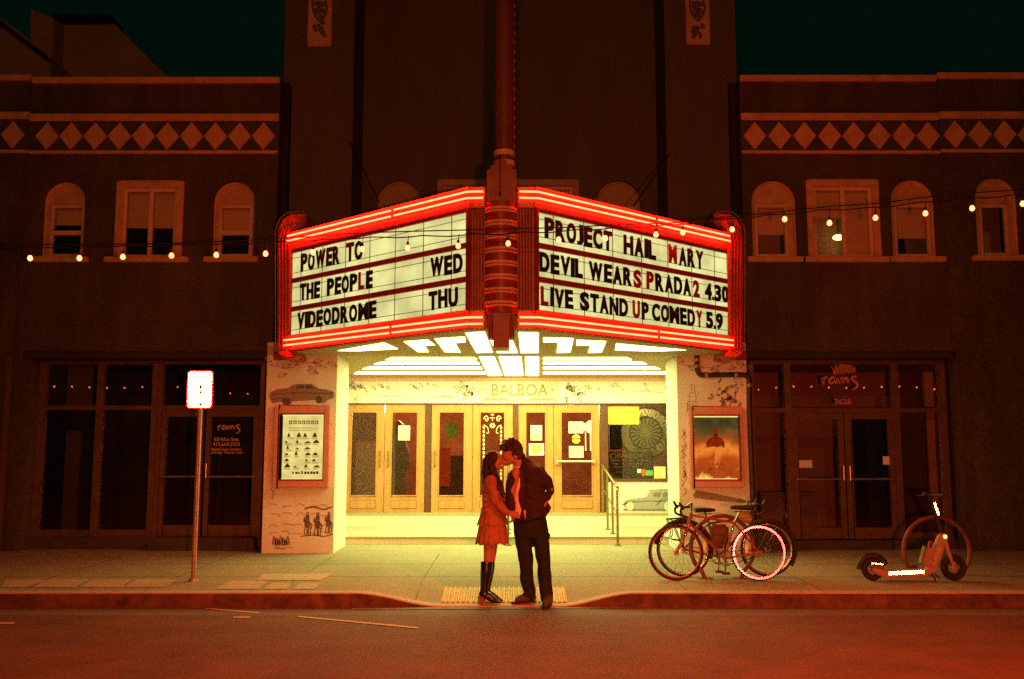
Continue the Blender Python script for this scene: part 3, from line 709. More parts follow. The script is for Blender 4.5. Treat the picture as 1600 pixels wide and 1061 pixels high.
# riders on the left pillar
rd = MB()
def rider(x0, y0, s):
    F = lambda pts: rd.prism([(X(x0 + a * s, YP, y0), Z(y0 + b * s, YP)) for a, b in pts], YP - .003, YP - .0005)
    F([(-5, 0), (-4.6, -4), (-2, -5.5), (1.5, -5), (3.6, -2), (3.8, 3), (2, 6), (-3, 6), (-4.8, 3.5)])            # chest and flank
    F([(-6.8, -3.5), (-6.6, -8.5), (-5.2, -10.5), (-4.4, -8.2), (-3.4, -4.6), (-4.9, -2)])                          # neck and head
    F([(-3.6, -5.8), (-3.2, -12), (-1.8, -13.5), (1, -13.2), (2.2, -11), (2, -5.4), (.5, -5.6)])                   # rider
    F([(-3, -14.3), (-2.2, -14.8), (-1.6, -17.2), (.7, -17.2), (1.2, -14.9), (2.2, -14.4)])                          # hat
    for a, k in ((-3.8, -1.2), (-1.6, .6), (1.0, -.4), (2.9, 1.1)):
        mline(rd, [(x0 + a * s, y0 + 5.5 * s), (x0 + (a + k) * s, y0 + 11 * s), (x0 + (a + k * .4) * s, y0 + 17 * s)], .013 * s)
    mline(rd, [(x0 + 3.6 * s, y0 - 1 * s), (x0 + 5.6 * s, y0 + 3 * s), (x0 + 5 * s, y0 + 8 * s)], .014 * s)
rider(481, 818, 1.05); rider(497, 819, 1.08); rider(514, 817, 1.0)
mline(rd, [(470, 838), (490, 836), (505, 838), (520, 835)], .014); mline(rd, [(476, 795), (490, 792), (505, 796), (519, 792)], .02)
rd.build('rider_mural', 'inkd', pilL)
sk = MB()
for y in (790, 804, 821, 833): 
    for k in range(5): x = 420 + 20 * k + random.uniform(-4, 4); mline(sk, [(x, y + random.uniform(-3, 3)), (x + 7, y + random.uniform(-4, 2)), (x + 15, y + random.uniform(-2, 3))], .007)
for k in range(12): x = 417 + random.uniform(0, 14); y = random.uniform(660, 770); mline(sk, [(x, y), (x + 3, y + 8), (x + 1, y + 16)], .006)
for k in range(16): x = 425 + random.uniform(0, 26); y = random.uniform(846, 857); mline(sk, [(x, y), (x + 8, y + random.uniform(-2, 2))], .007)
# tangle of rocks and brush at the foot of the pillar
for k in range(7): x = 426 + 3.6 * k; mline(sk, [(x, 852), (x + 2, 838 + 2 * (k % 3)), (x + 5, 852)], .02)
sk.build('landscape_mural', 'ink', pilL)
# right pillar drawings: stepped tower, tangle of figures, timber
tw = MB()
for a, b, y0, y1 in ((1072, 1098, 650, 642), (1074, 1090, 642, 628), (1077, 1087, 628, 614), (1080, 1085, 614, 600)):
    mline(tw, [(a, y0), (a, y1), (b, y1), (b, y0)], .008, sm=False)
for k in range(7): mline(tw, [(1075 + 2.2 * k, 641), (1075 + 2.2 * k, 631)], .006)
for k in range(30): x = 1118 + random.gauss(18, 12); y = 622 + random.gauss(0, 9); leafy(tw, min(1160, x), y, random.uniform(6, 12), random.uniform(0, 360), wd=.011)
tw.build('tower_mural', 'ink', pilR)
tb = MB(); tb.prism([(X(a, YP), Z(b, YP)) for a, b in [(1078, 773), (1084, 766), (1130, 775), (1160, 782), (1158, 786), (1120, 783), (1080, 778)]], YP - .003, YP - .0005)
for k in range(16): x = 1064 + random.uniform(0, 6); y = random.uniform(670, 765); mline(tb, [(x, y), (x + 4, y + 5), (x, y + 11)], .01)
tb.build('timber_mural', 'ink', pilR)
# side returns behind the pillars
for s, xa, xb in ((-1, PLx1 - .012, X(536, YD)), (1, PRx0 + .012, X(1056.5, YD))):
    b = MB(); o_ = -.35 if s < 0 else .35
    b.plan([(xa, YP + 1.1), (xa + o_, YP + 1.1), (xb + o_, YD + .3), (xb, YD - .002), (xb, YD - .0)], .15, Z(560, YP) + .3)
    b.build('side_wall', 'cream', CB)
# steps
zs1 = .255
YR1, YR2 = 16.45, 18.72
ztread = Z(839, YR1); zland = Z(802, YR2)
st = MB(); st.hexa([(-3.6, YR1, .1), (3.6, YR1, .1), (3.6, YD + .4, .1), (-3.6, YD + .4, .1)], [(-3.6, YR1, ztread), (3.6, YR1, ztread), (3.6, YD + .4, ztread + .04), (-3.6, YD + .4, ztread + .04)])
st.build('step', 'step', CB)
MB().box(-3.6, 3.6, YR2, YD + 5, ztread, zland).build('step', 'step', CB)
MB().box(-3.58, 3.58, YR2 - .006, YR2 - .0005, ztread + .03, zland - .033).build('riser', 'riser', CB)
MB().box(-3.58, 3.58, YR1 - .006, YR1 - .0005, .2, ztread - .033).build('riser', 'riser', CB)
MB().box(-3.5, 3.5, YR2 - .018, YR2 + .05, zland - .032, zland + .003).build('step_nosing', 'soffit', CB)
MB().box(-3.5, 3.5, YR1 - .018, YR1 + .05, ztread - .032, ztread + .003).build('step_nosing', 'soffit', CB)
# entrance wall at the doors
ZL = zland
dz0, dz1 = ZL + .005, Z(632, YD)
dx = lambda px: X(px, YD, 700)
MB().box(-4.2, 4.2, YD - .02, YD + .25, Z(630, YD) + .0, Z(590, YD)).build('lintel', 'cream', CB)
LIN = CB.children[-1]
ml = MB(); ml.tube([(-3.3, YD - .03, Z(591, YD)), (3.3, YD - .03, Z(591, YD))], .06, 10); ml.box(-3.3, 3.3, YD - .10, YD + .2, Z(590, YD) + .002, Z(590, YD) + .14); ml.build('moulding', 'mould', CB)
MB().box(-3.6, 3.6, YD - .03, YD + .2, dz1 + .003, Z(630, YD) - .002).build('door_head', 'woodd', CB)
lv = MB()
for x, y, s_ in ((748, 612, 1), (876, 612, -1)):
    for k in range(16): leafy(lv, x - s_ * random.uniform(2, 30), y + random.uniform(-9, 10), random.uniform(7, 12), random.uniform(0, 360), YD - .02, .012)
for k in range(26): x = random.choice([random.uniform(545, 705), random.uniform(905, 1050)]); leafy(lv, x, random.uniform(598, 607), random.uniform(5, 10), random.uniform(30, 70), YD - .02, .008)
for k in range(16): x = random.uniform(555, 700); mline(lv, [(x, 619), (x + 8, 620 + random.uniform(-3, 2)), (x + 16, 619)], .007, YD - .02)
mline(lv, [(973, 613), (1000, 612), (1035, 613)], .012, YD - .02)
for k in range(6): leafy(lv, 545 + random.uniform(0, 12), random.uniform(600, 622), 14, random.uniform(0, 360), YD - .02, .01)
lv.build('leaf_mural', 'ink', LIN)
sg = MB(); sg.box(dx(751), dx(872), YD - .045, YD - .0205, Z(626, YD), Z(595, YD)); sgo = sg.build('name_panel', mat('plaster_name_panel', (.68, .60, .44), .6, var=.08, scale=6, bump=.05), LIN, bevel=.008)
sl = MB(); put_text(sl, 'BALBOA', flat(YD - .046), dx(768), dx(856), Z(618.5, YD), Z(600, YD), .0, .012)
for x in (760, 863): sl.ell((dx(x), YD - .05, Z(609, YD)), (.02, .015, .02), 8, 6)
sl.box(dx(757), dx(792), YD - .054, YD - .0455, Z(624.4, YD), Z(622.6, YD)); sl.box(dx(830), dx(865), YD - .054, YD - .0455, Z(624.4, YD), Z(622.6, YD))
sl.build('lettering', mat('gilt_lettering', (.20, .14, .05), .5, var=.2, scale=10), sgo)
# doors
M['doorglass'] = glass('door_glass', (.80, .80, .74), .6)
def oak_door(a, b, ga, gb, gtop=643, gbot=775.5, metal=0):
    x0, x1, g0, g1 = dx(a) + .004, dx(b) - .004, dx(ga), dx(gb); zt, zb = Z(gtop, YD), Z(gbot, YD)
    f = MB(); wall_cells(f, x0, x1, dz0, dz1, YD, YD + .055, [(g0, g1, zb, zt)])
    o = f.build('door', 'wood', CB)
    bd = MB(); t = .022
    for c in ((g0, g0 + t, zb, zt), (g1 - t, g1, zb, zt), (g0 + t, g1 - t, zt - t, zt), (g0 + t, g1 - t, zb, zb + t)): bd.box(c[0], c[1], YD - .012, YD + .02, c[2], c[3])
    bd.build('glazing_bead', 'wood', o, bevel=.004)
    MB().box(g0 + t, g1 - t, YD + .026, YD + .032, zb + t, zt - t).build('pane', 'doorglass', o)
    # raised panel below the glass
    q = MB(); q.box(g0 + .01, g1 - .01, YD - .010, YD - .001, dz0 + .07, zb - .07); q.build('kick_panel', 'wood', o, bevel=.006)
    return o
D1 = oak_door(538, 600.6, 548, 589.5); D2 = oak_door(600.8, 664, 611, 653); D3 = oak_door(674, 738, 685, 726.5); D4 = oak_door(738.2, 801.5, 749, 789.5)
D5 = oak_door(810, 865, 820.6, 853.7); D6 = oak_door(865.2, 937, 876, 926)
hb = MB(); hb.bar((dx(871), YD - .07, Z(721, YD)), (dx(929), YD - .07, Z(721, YD)), .024, 10); hb.build('push_bar', 'steel', D6, smooth=.6)
hb = MB(); hb.box(dx(866.5), dx(872), YD - .09, YD - .002, Z(726, YD), Z(713, YD)); hb.build('push_bar_bracket', 'steel', D6, bevel=.01)
hb = MB(); hb.box(dx(924), dx(929.5), YD - .09, YD - .002, Z(724, YD), Z(718, YD)); hb.build('push_bar_bracket', 'steel', D6, bevel=.01)
for D, px in ((D2, 607), (D3, 680), (D1, 594)):
    hh = MB(); hh.tube([(dx(px), YD, Z(729, YD)), (dx(px), YD - .06, Z(728, YD)), (dx(px), YD - .06, Z(706, YD)), (dx(px), YD, Z(705, YD))], .014, 8); hh.build('handle', 'brass', D, smooth=.6)
for a, b in ((664.5, 673.5), (802, 809.6), (937.5, 946.5)):
    MB().box(dx(a), dx(b), YD - .015, YD + .12, dz0, dz1).build('door_post', 'woodd', CB)
MB().box(dx(535), dx(537.6), YD - .015, YD + .12, dz0, dz1).build('door_post', 'woodd', CB)
# gilt scrollwork on the fourth door's glass
sc = MB(); Yg = YD + .022
for s_ in (-1, 1):
    cx = dx(769.3) + s_ * .165
    for k in range(13): z = Z(668 + k * 6.6, Yg); sc.ell((cx, Yg, z), (.022, .006, .034), 8, 6)
    sp = [(cx - s_ * (.05 - .05 * math.cos(a) * (1 - a / 9)) + 0, Yg, Z(655, Yg) + .07 * math.sin(a) * (1 - a / 9)) for a in [i * .4 for i in range(20)]]
    sc.tube(sp, .012, 6)
    sc.tube(catmull([(cx, Yg, Z(664, Yg)), (cx - s_ * .07, Yg, Z(668, Yg)), (cx - s_ * .09, Yg, Z(676, Yg)), (cx - s_ * .05, Yg, Z(677, Yg))], 4), .010, 6)
cx = dx(769.3); sc.box(cx - .03, cx + .03, Yg - .006, Yg + .002, Z(649, Yg), Z(646.5, Yg)); sc.bar((cx, Yg, Z(651, Yg)), (cx, Yg, Z(658, Yg)), .008, 6); sc.bar((cx - .05, Yg, Z(653, Yg)), (cx + .05, Yg, Z(653, Yg)), .008, 6)
for a in range(6): sc.ell((cx + .035 * math.cos(a * 1.047), Yg, Z(665, Yg) + .035 * math.sin(a * 1.047)), (.02, .006, .02), 8, 5)
sc.build('gilt_scrollwork', mat('gilt_glass_paint', (.62, .52, .30), .5, var=.2, scale=20, bump=0), D4)
# ticket window and the wall under it
tz0, tz1 = Z(752, YD), Z(633, YD); tx_0, tx_1 = dx(946.5), dx(1057)
f = MB(); t = .05
for c in ((tx_0, tx_0 + t, tz0, tz1), (tx_1 - t, tx_1 + .1, tz0, tz1), (tx_0 + t, tx_1 - t, tz1 - t * .3, tz1), (tx_0 + t, tx_1 - t, tz0, tz0 + t)): f.box(c[0], c[1], YD - .02, YD + .09, c[2], c[3])
tw_ = f.build('ticket_window', 'woodd', CB, bevel=.006)
MB().box(tx_0 + t, tx_1 - t, YD + .03, YD + .036, tz0 + t, tz1 - t * .3).build('pane', 'doorglass', tw_)
uw = MB().box(tx_0, tx_1 + .2, YD, YD + .2, ZL, tz0 - .002).build('lower_wall', 'cream', CB)
am = MB(); Yw = YD
am.prism([(X(a, Yw), Z(b, Yw)) for a, b in [(971, 789), (973, 782), (985, 779), (1005, 777), (1013, 768), (1030, 766), (1052, 767), (1055.5, 774), (1055.5, 795), (1050, 797), (1000, 797), (975, 795)]], Yw - .003, Yw - .0005)
ao = am.build('car_mural', mat('grey_blue_mural', (.34, .33, .32), .8, var=.3, scale=30, bump=0), uw)
am = MB()
am.prism([(X(a, Yw), Z(b, Yw)) for a, b in [(1031, 776), (1033, 769), (1052, 770), (1055, 776)]], Yw - .006, Yw - .0035)
am.prism([(X(a, Yw), Z(b, Yw)) for a, b in [(1016, 776), (1019, 770), (1029, 769), (1028, 776)]], Yw - .006, Yw - .0035)
for pts, wd in (([(972, 788), (990, 784), (1020, 783), (1055, 783)], .02), ([(974, 796), (1000, 797), (1030, 797), (1055, 797)], .035), ([(1026, 789), (1034, 781), (1044, 780), (1051, 787)], .03), ([(975, 790), (980, 785), (987, 786), (990, 793)], .025), ([(1013, 767), (1030, 765), (1054, 766)], .014)): mline(am, pts, wd, Yw, .006)
am.build('car_detail_mural', 'inkb', ao)
am = MB()
for x, r in ((981, 6.5), (1041, 8)): am.prism([(X(x, Yw) + r * .0122 * math.cos(t * math.pi / 9), Z(791, Yw) + r * .0122 * math.sin(t * math.pi / 9)) for t in range(18)], Yw - .0095, Yw - .0065)
am.build('wheel_mural', mat('whitewall_mural', (.62, .58, .5), .8, var=.1, scale=20, bump=0), ao)
# lobby behind the doors
lb = MB(); lb.box(-4.1, 4.1, YD + 4.4, YD + 4.5, ZL, 3.2); lb.box(-4.2, -4.1, YD + .3, YD + 4.4, ZL, 3.2); lb.box(4.1, 4.2, YD + .3, YD + 4.4, ZL, 3.2); lb.box(-4.1, 4.1, YD + .26, YD + 4.4, 3.05, 3.1)
lb.build('lobby_wall', 'lobby', CB)
MB().box(-4.0, 4.0, YD + .3, YD + 4.4, ZL + .003, ZL + .02).build('lobby_carpet', mat('lobby_carpet_red', (.12, .03, .02), .95, var=.4, scale=12), CB)
cu = MB(); Ycu = YD + 1.5
xs_ = frange(X(548, Ycu), X(596, Ycu), 40); pts = [(x, Ycu + .04 * math.sin(i * 1.3)) for i, x in enumerate(xs_)]
cu.add([(x, y, z) for z in (ZL + .05, 2.85) for x, y in pts], [(i, i + 1, 42 + i, 41 + i) for i in range(40)])
cu.build('curtain', mat('rust_curtain', (.5, .13, .04), .85, var=.3, scale=5, stretch=(8, 8, 1)), CB)
MB().box(X(560, YD + 1), X(592, YD + 1), YD + .9, YD + 1.3, ZL + .02, Z(690, YD + 1)).build('counter', mat('amber_cabinet', (.45, .2, .05), .5, var=.3, scale=5, stretch=(6, 6, 1)), CB)
# grey arch-topped machine behind the second door
mc = MB(); Ym = YD + .9; mc.prism([(X(a, Ym), Z(b, Ym)) for a, b in [(612, 772), (612, 668), (616, 660), (624, 657), (631, 663), (634, 690), (640, 708), (641, 725), (634, 738), (637, 772)]], Ym, Ym + .4)
mc = mc.build('arched_machine', 'grey')
tag(mc, 'grey arch topped lobby machine seen through the second oak door', 'machine')
sh = MB(); Yk = YD + 2.2
sh.box(X(735, Yk), X(664, Yk), Yk, Yk + .5, ZL, Z(712, Yk)); cto = sh.build('counter', mat('snack_counter', (.10, .05, .03), .5, var=.3, scale=5), CB)
MB().box(X(686, Yk), X(705, Yk), Yk - .04, Yk - .002, Z(760, Yk), Z(700, Yk)).build('counter_panel', 'orangep', cto)
# wall lamp behind the sixth door
for px, r in ((914.8, .06), (922.5, .10)):
    l = MB(); q = P(px, 667, YD + 2.0); l.ell(q, (r, r, r * 1.4), 14, 10); l.bar((q.x, q.y, q.z), (q.x, q.y, q.z - .5), .012, 6)
    lo = l.build('wall_lamp', M['lamp']); tag(lo, ('small round lamp glowing behind the panic bar door', 'larger teardrop lamp glowing behind the panic bar door')[px > 920], 'lamp', 'lobby lamps')
lamp('lobby_fill', 'POINT', (1.2, YD + 1.9, 2.75), 260, (1, .55, .2), .12)  # added unseen fill, so the lobby shows through the doors
lamp('lobby_fill', 'POINT', (-2.2, YD + 2.2, 2.75), 260, (1, .55, .2), .12)  # second added fill on the other side of the lobby
lamp('ticket_window_fill', 'POINT', (2.3, YD + .36, 2.9), 45, (1, .8, .3), .05)  # added unseen fill, so the things in the ticket window show
# lobby ceiling of the entrance, with its fluorescent panels
ZS = 3.22
ce = MB(); ce.box(PLx0 + .03, PRx1 - .03, 15.02, YD + .25, ZS, ZS + .12); ceo = ce.build('entrance_ceiling', 'soffit', CB)
M['rim'] = mat('panel_rim', (.62, .46, .25), .5, var=.08, scale=6, bump=0)
def diffuser(g, parent, m='light'):
    """flush luminous sheet facing down"""
    ar = sum(g[i].x * g[(i + 1) % len(g)].y - g[(i + 1) % len(g)].x * g[i].y for i in range(len(g)))
    if ar > 0: g = g[::-1]
    return MB().add(g, [tuple(range(len(g)))]).build('light_panel', m, parent, recalc=False)
def light_panel(pts, parent):
    g = [G(a, b, ZS - .006) for a, b in pts]
    return diffuser(g, parent)
for pts in ([(749, 557.5), (772, 557.5), (784.5, 587), (763, 587)], [(779, 557.5), (814, 557.5), (817.5, 587), (789, 587)], [(821, 557.5), (841.5, 557.5), (841.5, 587), (822, 587)],
            [(613, 558.8), (742, 558.8), (745, 562.5), (602, 562.5)], [(596, 565.8), (746, 565.8), (749, 569.5), (584, 569.5)], [(576, 573.3), (751, 573.3), (754, 577.0), (566, 577.0)], [(559, 580.8), (756, 580.8), (759, 584.5), (553, 584.5)],
            [(849, 558.8), (980, 558.8), (987, 562.5), (849, 562.5)], [(849, 565.8), (1003, 565.8), (1011, 569.5), (849, 569.5)], [(849, 573.3), (1022, 573.3), (1032, 577.0), (849, 577.0)], [(849, 580.8), (1040, 580.8), (1053, 584.5), (849, 584.5)]):
    light_panel(pts, ceo)

# ------------------------------------------------------------------ marquee
MQ = thing('marquee', 'V shaped red neon cinema marquee with cream letter boards over the entrance', 'marquee', (-.08, 13.5, ZS))
NY = 12.05
ZB, ZTp = 3.2, 4.97
nl, nr = X(735, NY, 400), X(835, NY, 400)
ol, orr = (X(447, 14.62, 450), 14.62), (X(1143, 14.62, 450), 14.62)
body = MB(); body.plan([(nl + .03, NY + .06), (nr - .03, NY + .06), (orr[0] - .03, orr[1] + .06), (orr[0] - .03, 15.02), (ol[0] + .03, 15.02), (ol[0] + .03, ol[1] + .06)], ZS + .002, ZTp - .04)
bo = body.build('housing', 'redd', MQ)
und = MB(); und.plan([(nl + .02, NY + .02), (nr - .02, NY + .02), (orr[0] - .05, 14.62), (orr[0], 15.015), (ol[0], 15.015), (ol[0] + .05, 14.62)], ZS - .0145 - .01, ZS - .0)
uo = und.build('underside', 'soffit', MQ)
for pts in ([(527, 548.3), (600, 535.5), (622, 545.5), (560, 548.6)], [(631, 534), (668, 531), (680, 539.5), (663, 540.5), (670, 550.2), (653, 550)], [(679, 529.5), (726, 526.5), (727.5, 535), (711, 536), (719.5, 551), (695, 550.2)],
            [(727, 520.5), (757, 518.5), (770, 551), (744.5, 551.5)], [(764, 530), (800, 530), (809, 551.5), (777, 551.5)], [(810.5, 519.5), (841.3, 520), (841.3, 551.5), (813.5, 551.5)],
            [(849, 527.5), (896, 529), (891, 551), (870, 551.5), (872, 535), (849, 535)], [(901, 531.5), (947, 533.5), (940, 551), (919, 551.5), (922.5, 540), (901, 540)], [(963, 537), (1073, 547.3), (1024, 549), (961, 547.5)]):
    g = [G(a, b, ZS - .031) for a, b in pts]
    diffuser(g, uo, 'light_under')
def face(side):
    A = Vector((nl if side < 0 else nr, NY)); B = Vector(ol if side < 0 else orr); L = (B - A).length; d = (B - A) / L
    n = Vector((d.y, -d.x)) if side > 0 else Vector((-d.y, d.x))
    if n.y > 0: n = -n
    return A, d, n, L
def s_at(px, side):
    A, d, n, L = face(side); u, dy, dz = ray(px, 440); k = u / dy  # x = k*y on the vertical plane through the eye
    return (k * A.y - A.x) / (d.x - k * d.y)
def onface(side, s, z, off):
    A, d, n, L = face(side); q = A + d * s + n * off; return (q.x, q.y, z)
def fbox(mb, side, s0, s1, z0, z1, o0, o1):
    a = [onface(side, s0, z0, o0), onface(side, s1, z0, o0), onface(side, s1, z1, o0), onface(side, s0, z1, o0)]
    b = [onface(side, s0, z0, o1), onface(side, s1, z0, o1), onface(side, s1, z1, o1), onface(side, s0, z1, o1)]
    mb.hexa(a, b)
ROWS = [(4.287, 4.668), (3.862, 4.215), (3.445, 3.788)]
LET = {-1: [('POWER', 470, 532, 0, ''), ('TO', 541, 568, 0, ''), ('THE', 470, 502, 1, ''), ('PEOP', 512, 560, 1, ''), ('L', 561, 571, 1, 'r'), ('E', 572.5, 584, 1, ''), ('WED', 672, 725, 1, ''), ('VIDEODROME', 467, 591, 2, ''), ('THU', 671, 718, 2, '')],
       1: [('PROJECT', 849, 956, 0, ''), ('HAIL', 973, 1025, 0, ''), ('M', 1043.5, 1058, 0, 'r'), ('ARY', 1059.5, 1099, 0, ''), ('DEVIL', 841, 910, 1, ''), ('WEAR', 918, 987, 1, ''), ('S', 988, 1001.5, 1, 'r'), ('P', 1008, 1020.5, 1, 'r'), ('RADA', 1022, 1079, 1, ''), ('2', 1081, 1092, 1, 'r'), ('4.30', 1099, 1137, 1, ''),
           ('L', 843, 856, 2, 'r'), ('IVE', 858, 895, 2, ''), ('STAND', 904, 980, 2, ''), ('U', 986, 998.5, 2, 'r'), ('P', 1000, 1012, 2, ''), ('COMED', 1016, 1084, 2, ''), ('Y', 1085, 1095, 2, 'r'), ('5.9', 1100, 1127, 2, '')]}
for side in (-1, 1):
    A, d, n, L = face(side)
    p0, p1 = (s_at(730, side), s_at(455.5, side)) if side < 0 else (s_at(838, side), s_at(1136.5, side))
    L2 = s_at(444, side) if side < 0 else s_at(1146, side)
    # coved neon bands above and below
    for z0, z1, bulge in ((4.70, ZTp, .03), (ZB - .0, 3.425, .03)):
        mb = MB(); prof = [(-.04, z0), (.015, z0), (.035, z0 + .02), (.02, (z0 + z1) / 2), (.035, z1 - .02), (.06, z1), (-.04, z1)]
        mb.hexa([onface(side, -.01, z, o) for o, z in prof], [onface(side, L2, z, o) for o, z in prof])
        mb.build('neon_band', 'red', MQ)
    # frame round the letter board
    fr = MB()
    fbox(fr, side, .0, p0, 3.428, 4.697, -.03, .02); fbox(fr, side, p1, L2, 3.428, 4.697, -.03, .02)
    fbox(fr, side, p0 + .001, p1 - .001, 4.67, 4.697, -.03, .018); fbox(fr, side, p0 + .001, p1 - .001, 3.428, 3.443, -.03, .018)
    for a, b in ((ROWS[1][1], ROWS[0][0]), (ROWS[2][1], ROWS[1][0])): fbox(fr, side, p0 + .001, p1 - .001, a + .002, b - .002, -.03, .016)
    fo = fr.build('board_frame', 'redd', MQ)
    fl = MB()
    for k in range(4): fbox(fl, side, .03 + k * .022 if p0 > .12 else .004 + k * .012, (.03 + k * .022 if p0 > .12 else .004 + k * .012) + .008, 3.43, 4.695, .021, .035)
    fl.build('flute', 'redd', fo)
    for r, (z0, z1) in enumerate(ROWS):
        qd = [Vector(onface(side, s_, z_, -.004)) for s_, z_ in ((p0 + .002, z0), (p1 - .002, z0), (p1 - .002, z1), (p0 + .002, z1))]
        if (qd[1] - qd[0]).cross(qd[2] - qd[0]).y > 0: qd = qd[::-1]
        bo_ = MB().add(qd, [(0, 1, 2, 3)]).build('letter_board', 'panel', MQ, recalc=False)
        rails = MB()
        for q in ((470, 503, 539, 577, 617, 661, 705) if side < 0 else (865, 913, 958, 1003, 1044, 1081, 1117)):
            s = s_at(q, side); fbox(rails, side, s - .005, s + .005, z0 + .001, z1 - .001, -.0035, .002)
        for zz in (z0 + .2 * (z1 - z0), z0 + .79 * (z1 - z0)): fbox(rails, side, p0 + .002, p1 - .002, zz - .004, zz + .004, .0025, .007)
        rails.build('letter_rail', 'rail', bo_)
        ink = {'': MB(), 'r': MB()}
        for tx, xa, xb, row, c in LET[side]:
            if row != r: continue
            sa, sb = s_at(xa, side), s_at(xb, side)
            zz0, zz1 = z0 + .17 * (z1 - z0), z0 + .88 * (z1 - z0)
            if side < 0: fn = lambda x, z, off, sd=side: onface(sd, -x, z, .009 + off)
            else: fn = lambda x, z, off, sd=side: onface(sd, x, z, .009 + off)
            # each letter set by hand: small differences in height and spacing
            ws = {'I': .34, 'M': 1.12, 'W': 1.3, '.': .24, 'L': .72, 'J': .6, 'T': .84, 'E': .78, 'Y': .9}
            tot = sum(ws.get(ch, .9) for ch in tx); xx = (-sa if side < 0 else sa); span = (sa - sb if side < 0 else sb - sa)
            for ch in tx:
                wch = span * ws.get(ch, .9) / tot; jz = random.uniform(-.006, .006)
                h1 = zz0 + .06 if ch == '.' else zz1 + jz
                put_text(ink[c], ch, fn, xx + wch * .06, xx + wch * .94, zz0 + jz, h1, (.05 if ch not in 'I.' else .02), .012, random.uniform(-.006, .006)); xx += wch
        for c, nm, mm in (('', 'lettering', 'black'), ('r', 'red_lettering', 'redl')):
            if ink[c].v: ink[c].build(nm, mm, bo_)
    # neon tubes: they follow the band and turn flat on to the street at the nose
    ends = (756, 448.5) if side < 0 else (810.5, 1141)
    def tubepath(zn, zo, stop=1.0, start=0.0):
        cx_ = X(ends[0], NY - .07, 400); pts = []
        if start == 0: pts.append((cx_, NY - .075, zn))
        s1 = s_at(ends[1], side); N = 14
        for i in range(N + 1):
            t = start + (stop - start) * i / N; s = .0 + s1 * t; z = zn + (zo - zn) * t; pts.append(onface(side, s, z, .075))
        return pts
    for zn, zo in ((4.905, 4.925), (4.825, 4.85), (3.335, 3.365), (3.255, 3.29)):
        sp = .56 if side > 0 else .36
        for a, b in ((0, sp - .004), (sp + .004, 1.0)):
            tb_ = MB(); pth = tubepath(zn, zo, b, a); 
            tb_.tube(pth, .0125, 8)
            to = tb_.build('neon_tube', 'neon', MQ, smooth=1)
            el = MB()
            for q in (pth[0], pth[-1]): el.ell(q, (.017, .017, .014), 8, 6)
            A_, d_, n_, _ = face(side)
            for q in (pth[2], pth[-3]): el.bar(q, (q[0] - n_.x * .055, q[1] - n_.y * .055, q[2]), .008, 6)
            el.build('tube_support', M['clear'] if False else 'band', to)
    # rounded vertical end piece
    px = (lambda x: x) if side < 0 else (lambda x: 1594 - x)
    Yf = 14.5
    outl = [(433, 553), (432.5, 372), (435, 354), (442, 341), (453, 334), (479, 332.5), (478, 349), (468, 357), (461, 368), (457, 384), (456, 538), (462, 549), (468, 554), (462, 559), (444, 560)]
    def fin(sc_, ya, yb, nm, m_, par):
        cx_ = 446
        pts = [(X(px(cx_ + (a - cx_) * sc_), Yf, b), Z(b + (4 if sc_ < 1 else 0), Yf)) for a, b in outl]
        return MB().prism(pts, ya, yb).build(nm, m_, par, bevel=.02 if sc_ == 1 else 0)
    fo = fin(1, Yf, 15.3, 'end_fin', 'red', MQ)
    rb = MB()
    for xx in (436.5, 441.5, 446.5, 451.5):
        rb.tube(catmull([(X(px(xx), Yf, b), Yf - .012, Z(b, Yf)) for b in (546, 500, 450, 400, 375)] + [(X(px(xx + 6), Yf, 350), Yf - .012, Z(352 - (446 - xx) * -.6, Yf))], 4), .016, 6)
    rb.build('flute', 'redd', fo, smooth=1)
    gt = MB(); gt.tube(catmull([(X(px(a), Yf, b), Yf - .02, Z(b, Yf)) for a, b in ((431, 550), (430.5, 450), (430.5, 372), (433, 353), (441, 339), (453, 332), (476, 330.5))], 5), .009, 6)
    gt.build('unlit_tube', mat('unlit_glass_tube', (.10, .16, .10), .15, var=.2, scale=5, bump=0, spec=.8), fo, smooth=1)
    bt = MB(); bt.tube([(X(px(430), 14.9), 14.85, Z(556, 14.85)), (X(px(474), 14.9), 14.85, Z(556, 14.85))], .07, 14); bt.build('end_roll', 'redd', MQ, smooth=.6)
# nose column with its cream bands
cxn = X(783, NY, 400); rc = .205; Yn = NY + .03
col = MB(); col.loft([(cxn, Yn, Z(492, NY), rc, rc), (cxn, Yn, Z(319, NY), rc, rc)], 32); co = col.build('nose_column', 'redd', MQ, smooth=.6)
for k in range(8):
    zc = Z(325.5 + 21.2 * k, NY - rc)
    for dzz, h in ((.026, .018), (-.014, .014)):
        b = MB(); b.loft([(cxn, Yn, zc + dzz - h, rc + .003, rc + .003), (cxn, Yn, zc + dzz - h + .004, rc + .014, rc + .014), (cxn, Yn, zc + dzz + h - .004, rc + .014, rc + .014), (cxn, Yn, zc + dzz + h, rc + .003, rc + .003)], 32)
        b.build('column_band', 'band', co, smooth=.6)
nf = MB()
for s_ in (-1, 1):
    x1 = cxn + s_ * rc * .97; x2 = nl if s_ < 0 else nr
    nf.box(x1, x2, NY - .012, NY + .05, 3.428, 4.70)
    nf.box(x1, x2, NY - .045, NY + .05, 4.70, ZTp); nf.box(x1, x2, NY - .045, NY + .05, ZB, 3.425)
nfo = nf.build('nose_face', 'redd', MQ)
for s_ in (-1, 1):
    x1 = cxn + s_ * rc * .99; x2 = nl + .005 if s_ < 0 else nr - .005
    for z0, z1 in ((4.705, ZTp - .003), (ZB + .003, 3.42)): MB().box(x1, x2, NY - .06, NY - .046, z0, z1).build('neon_band', 'red', MQ)
ft = MB()
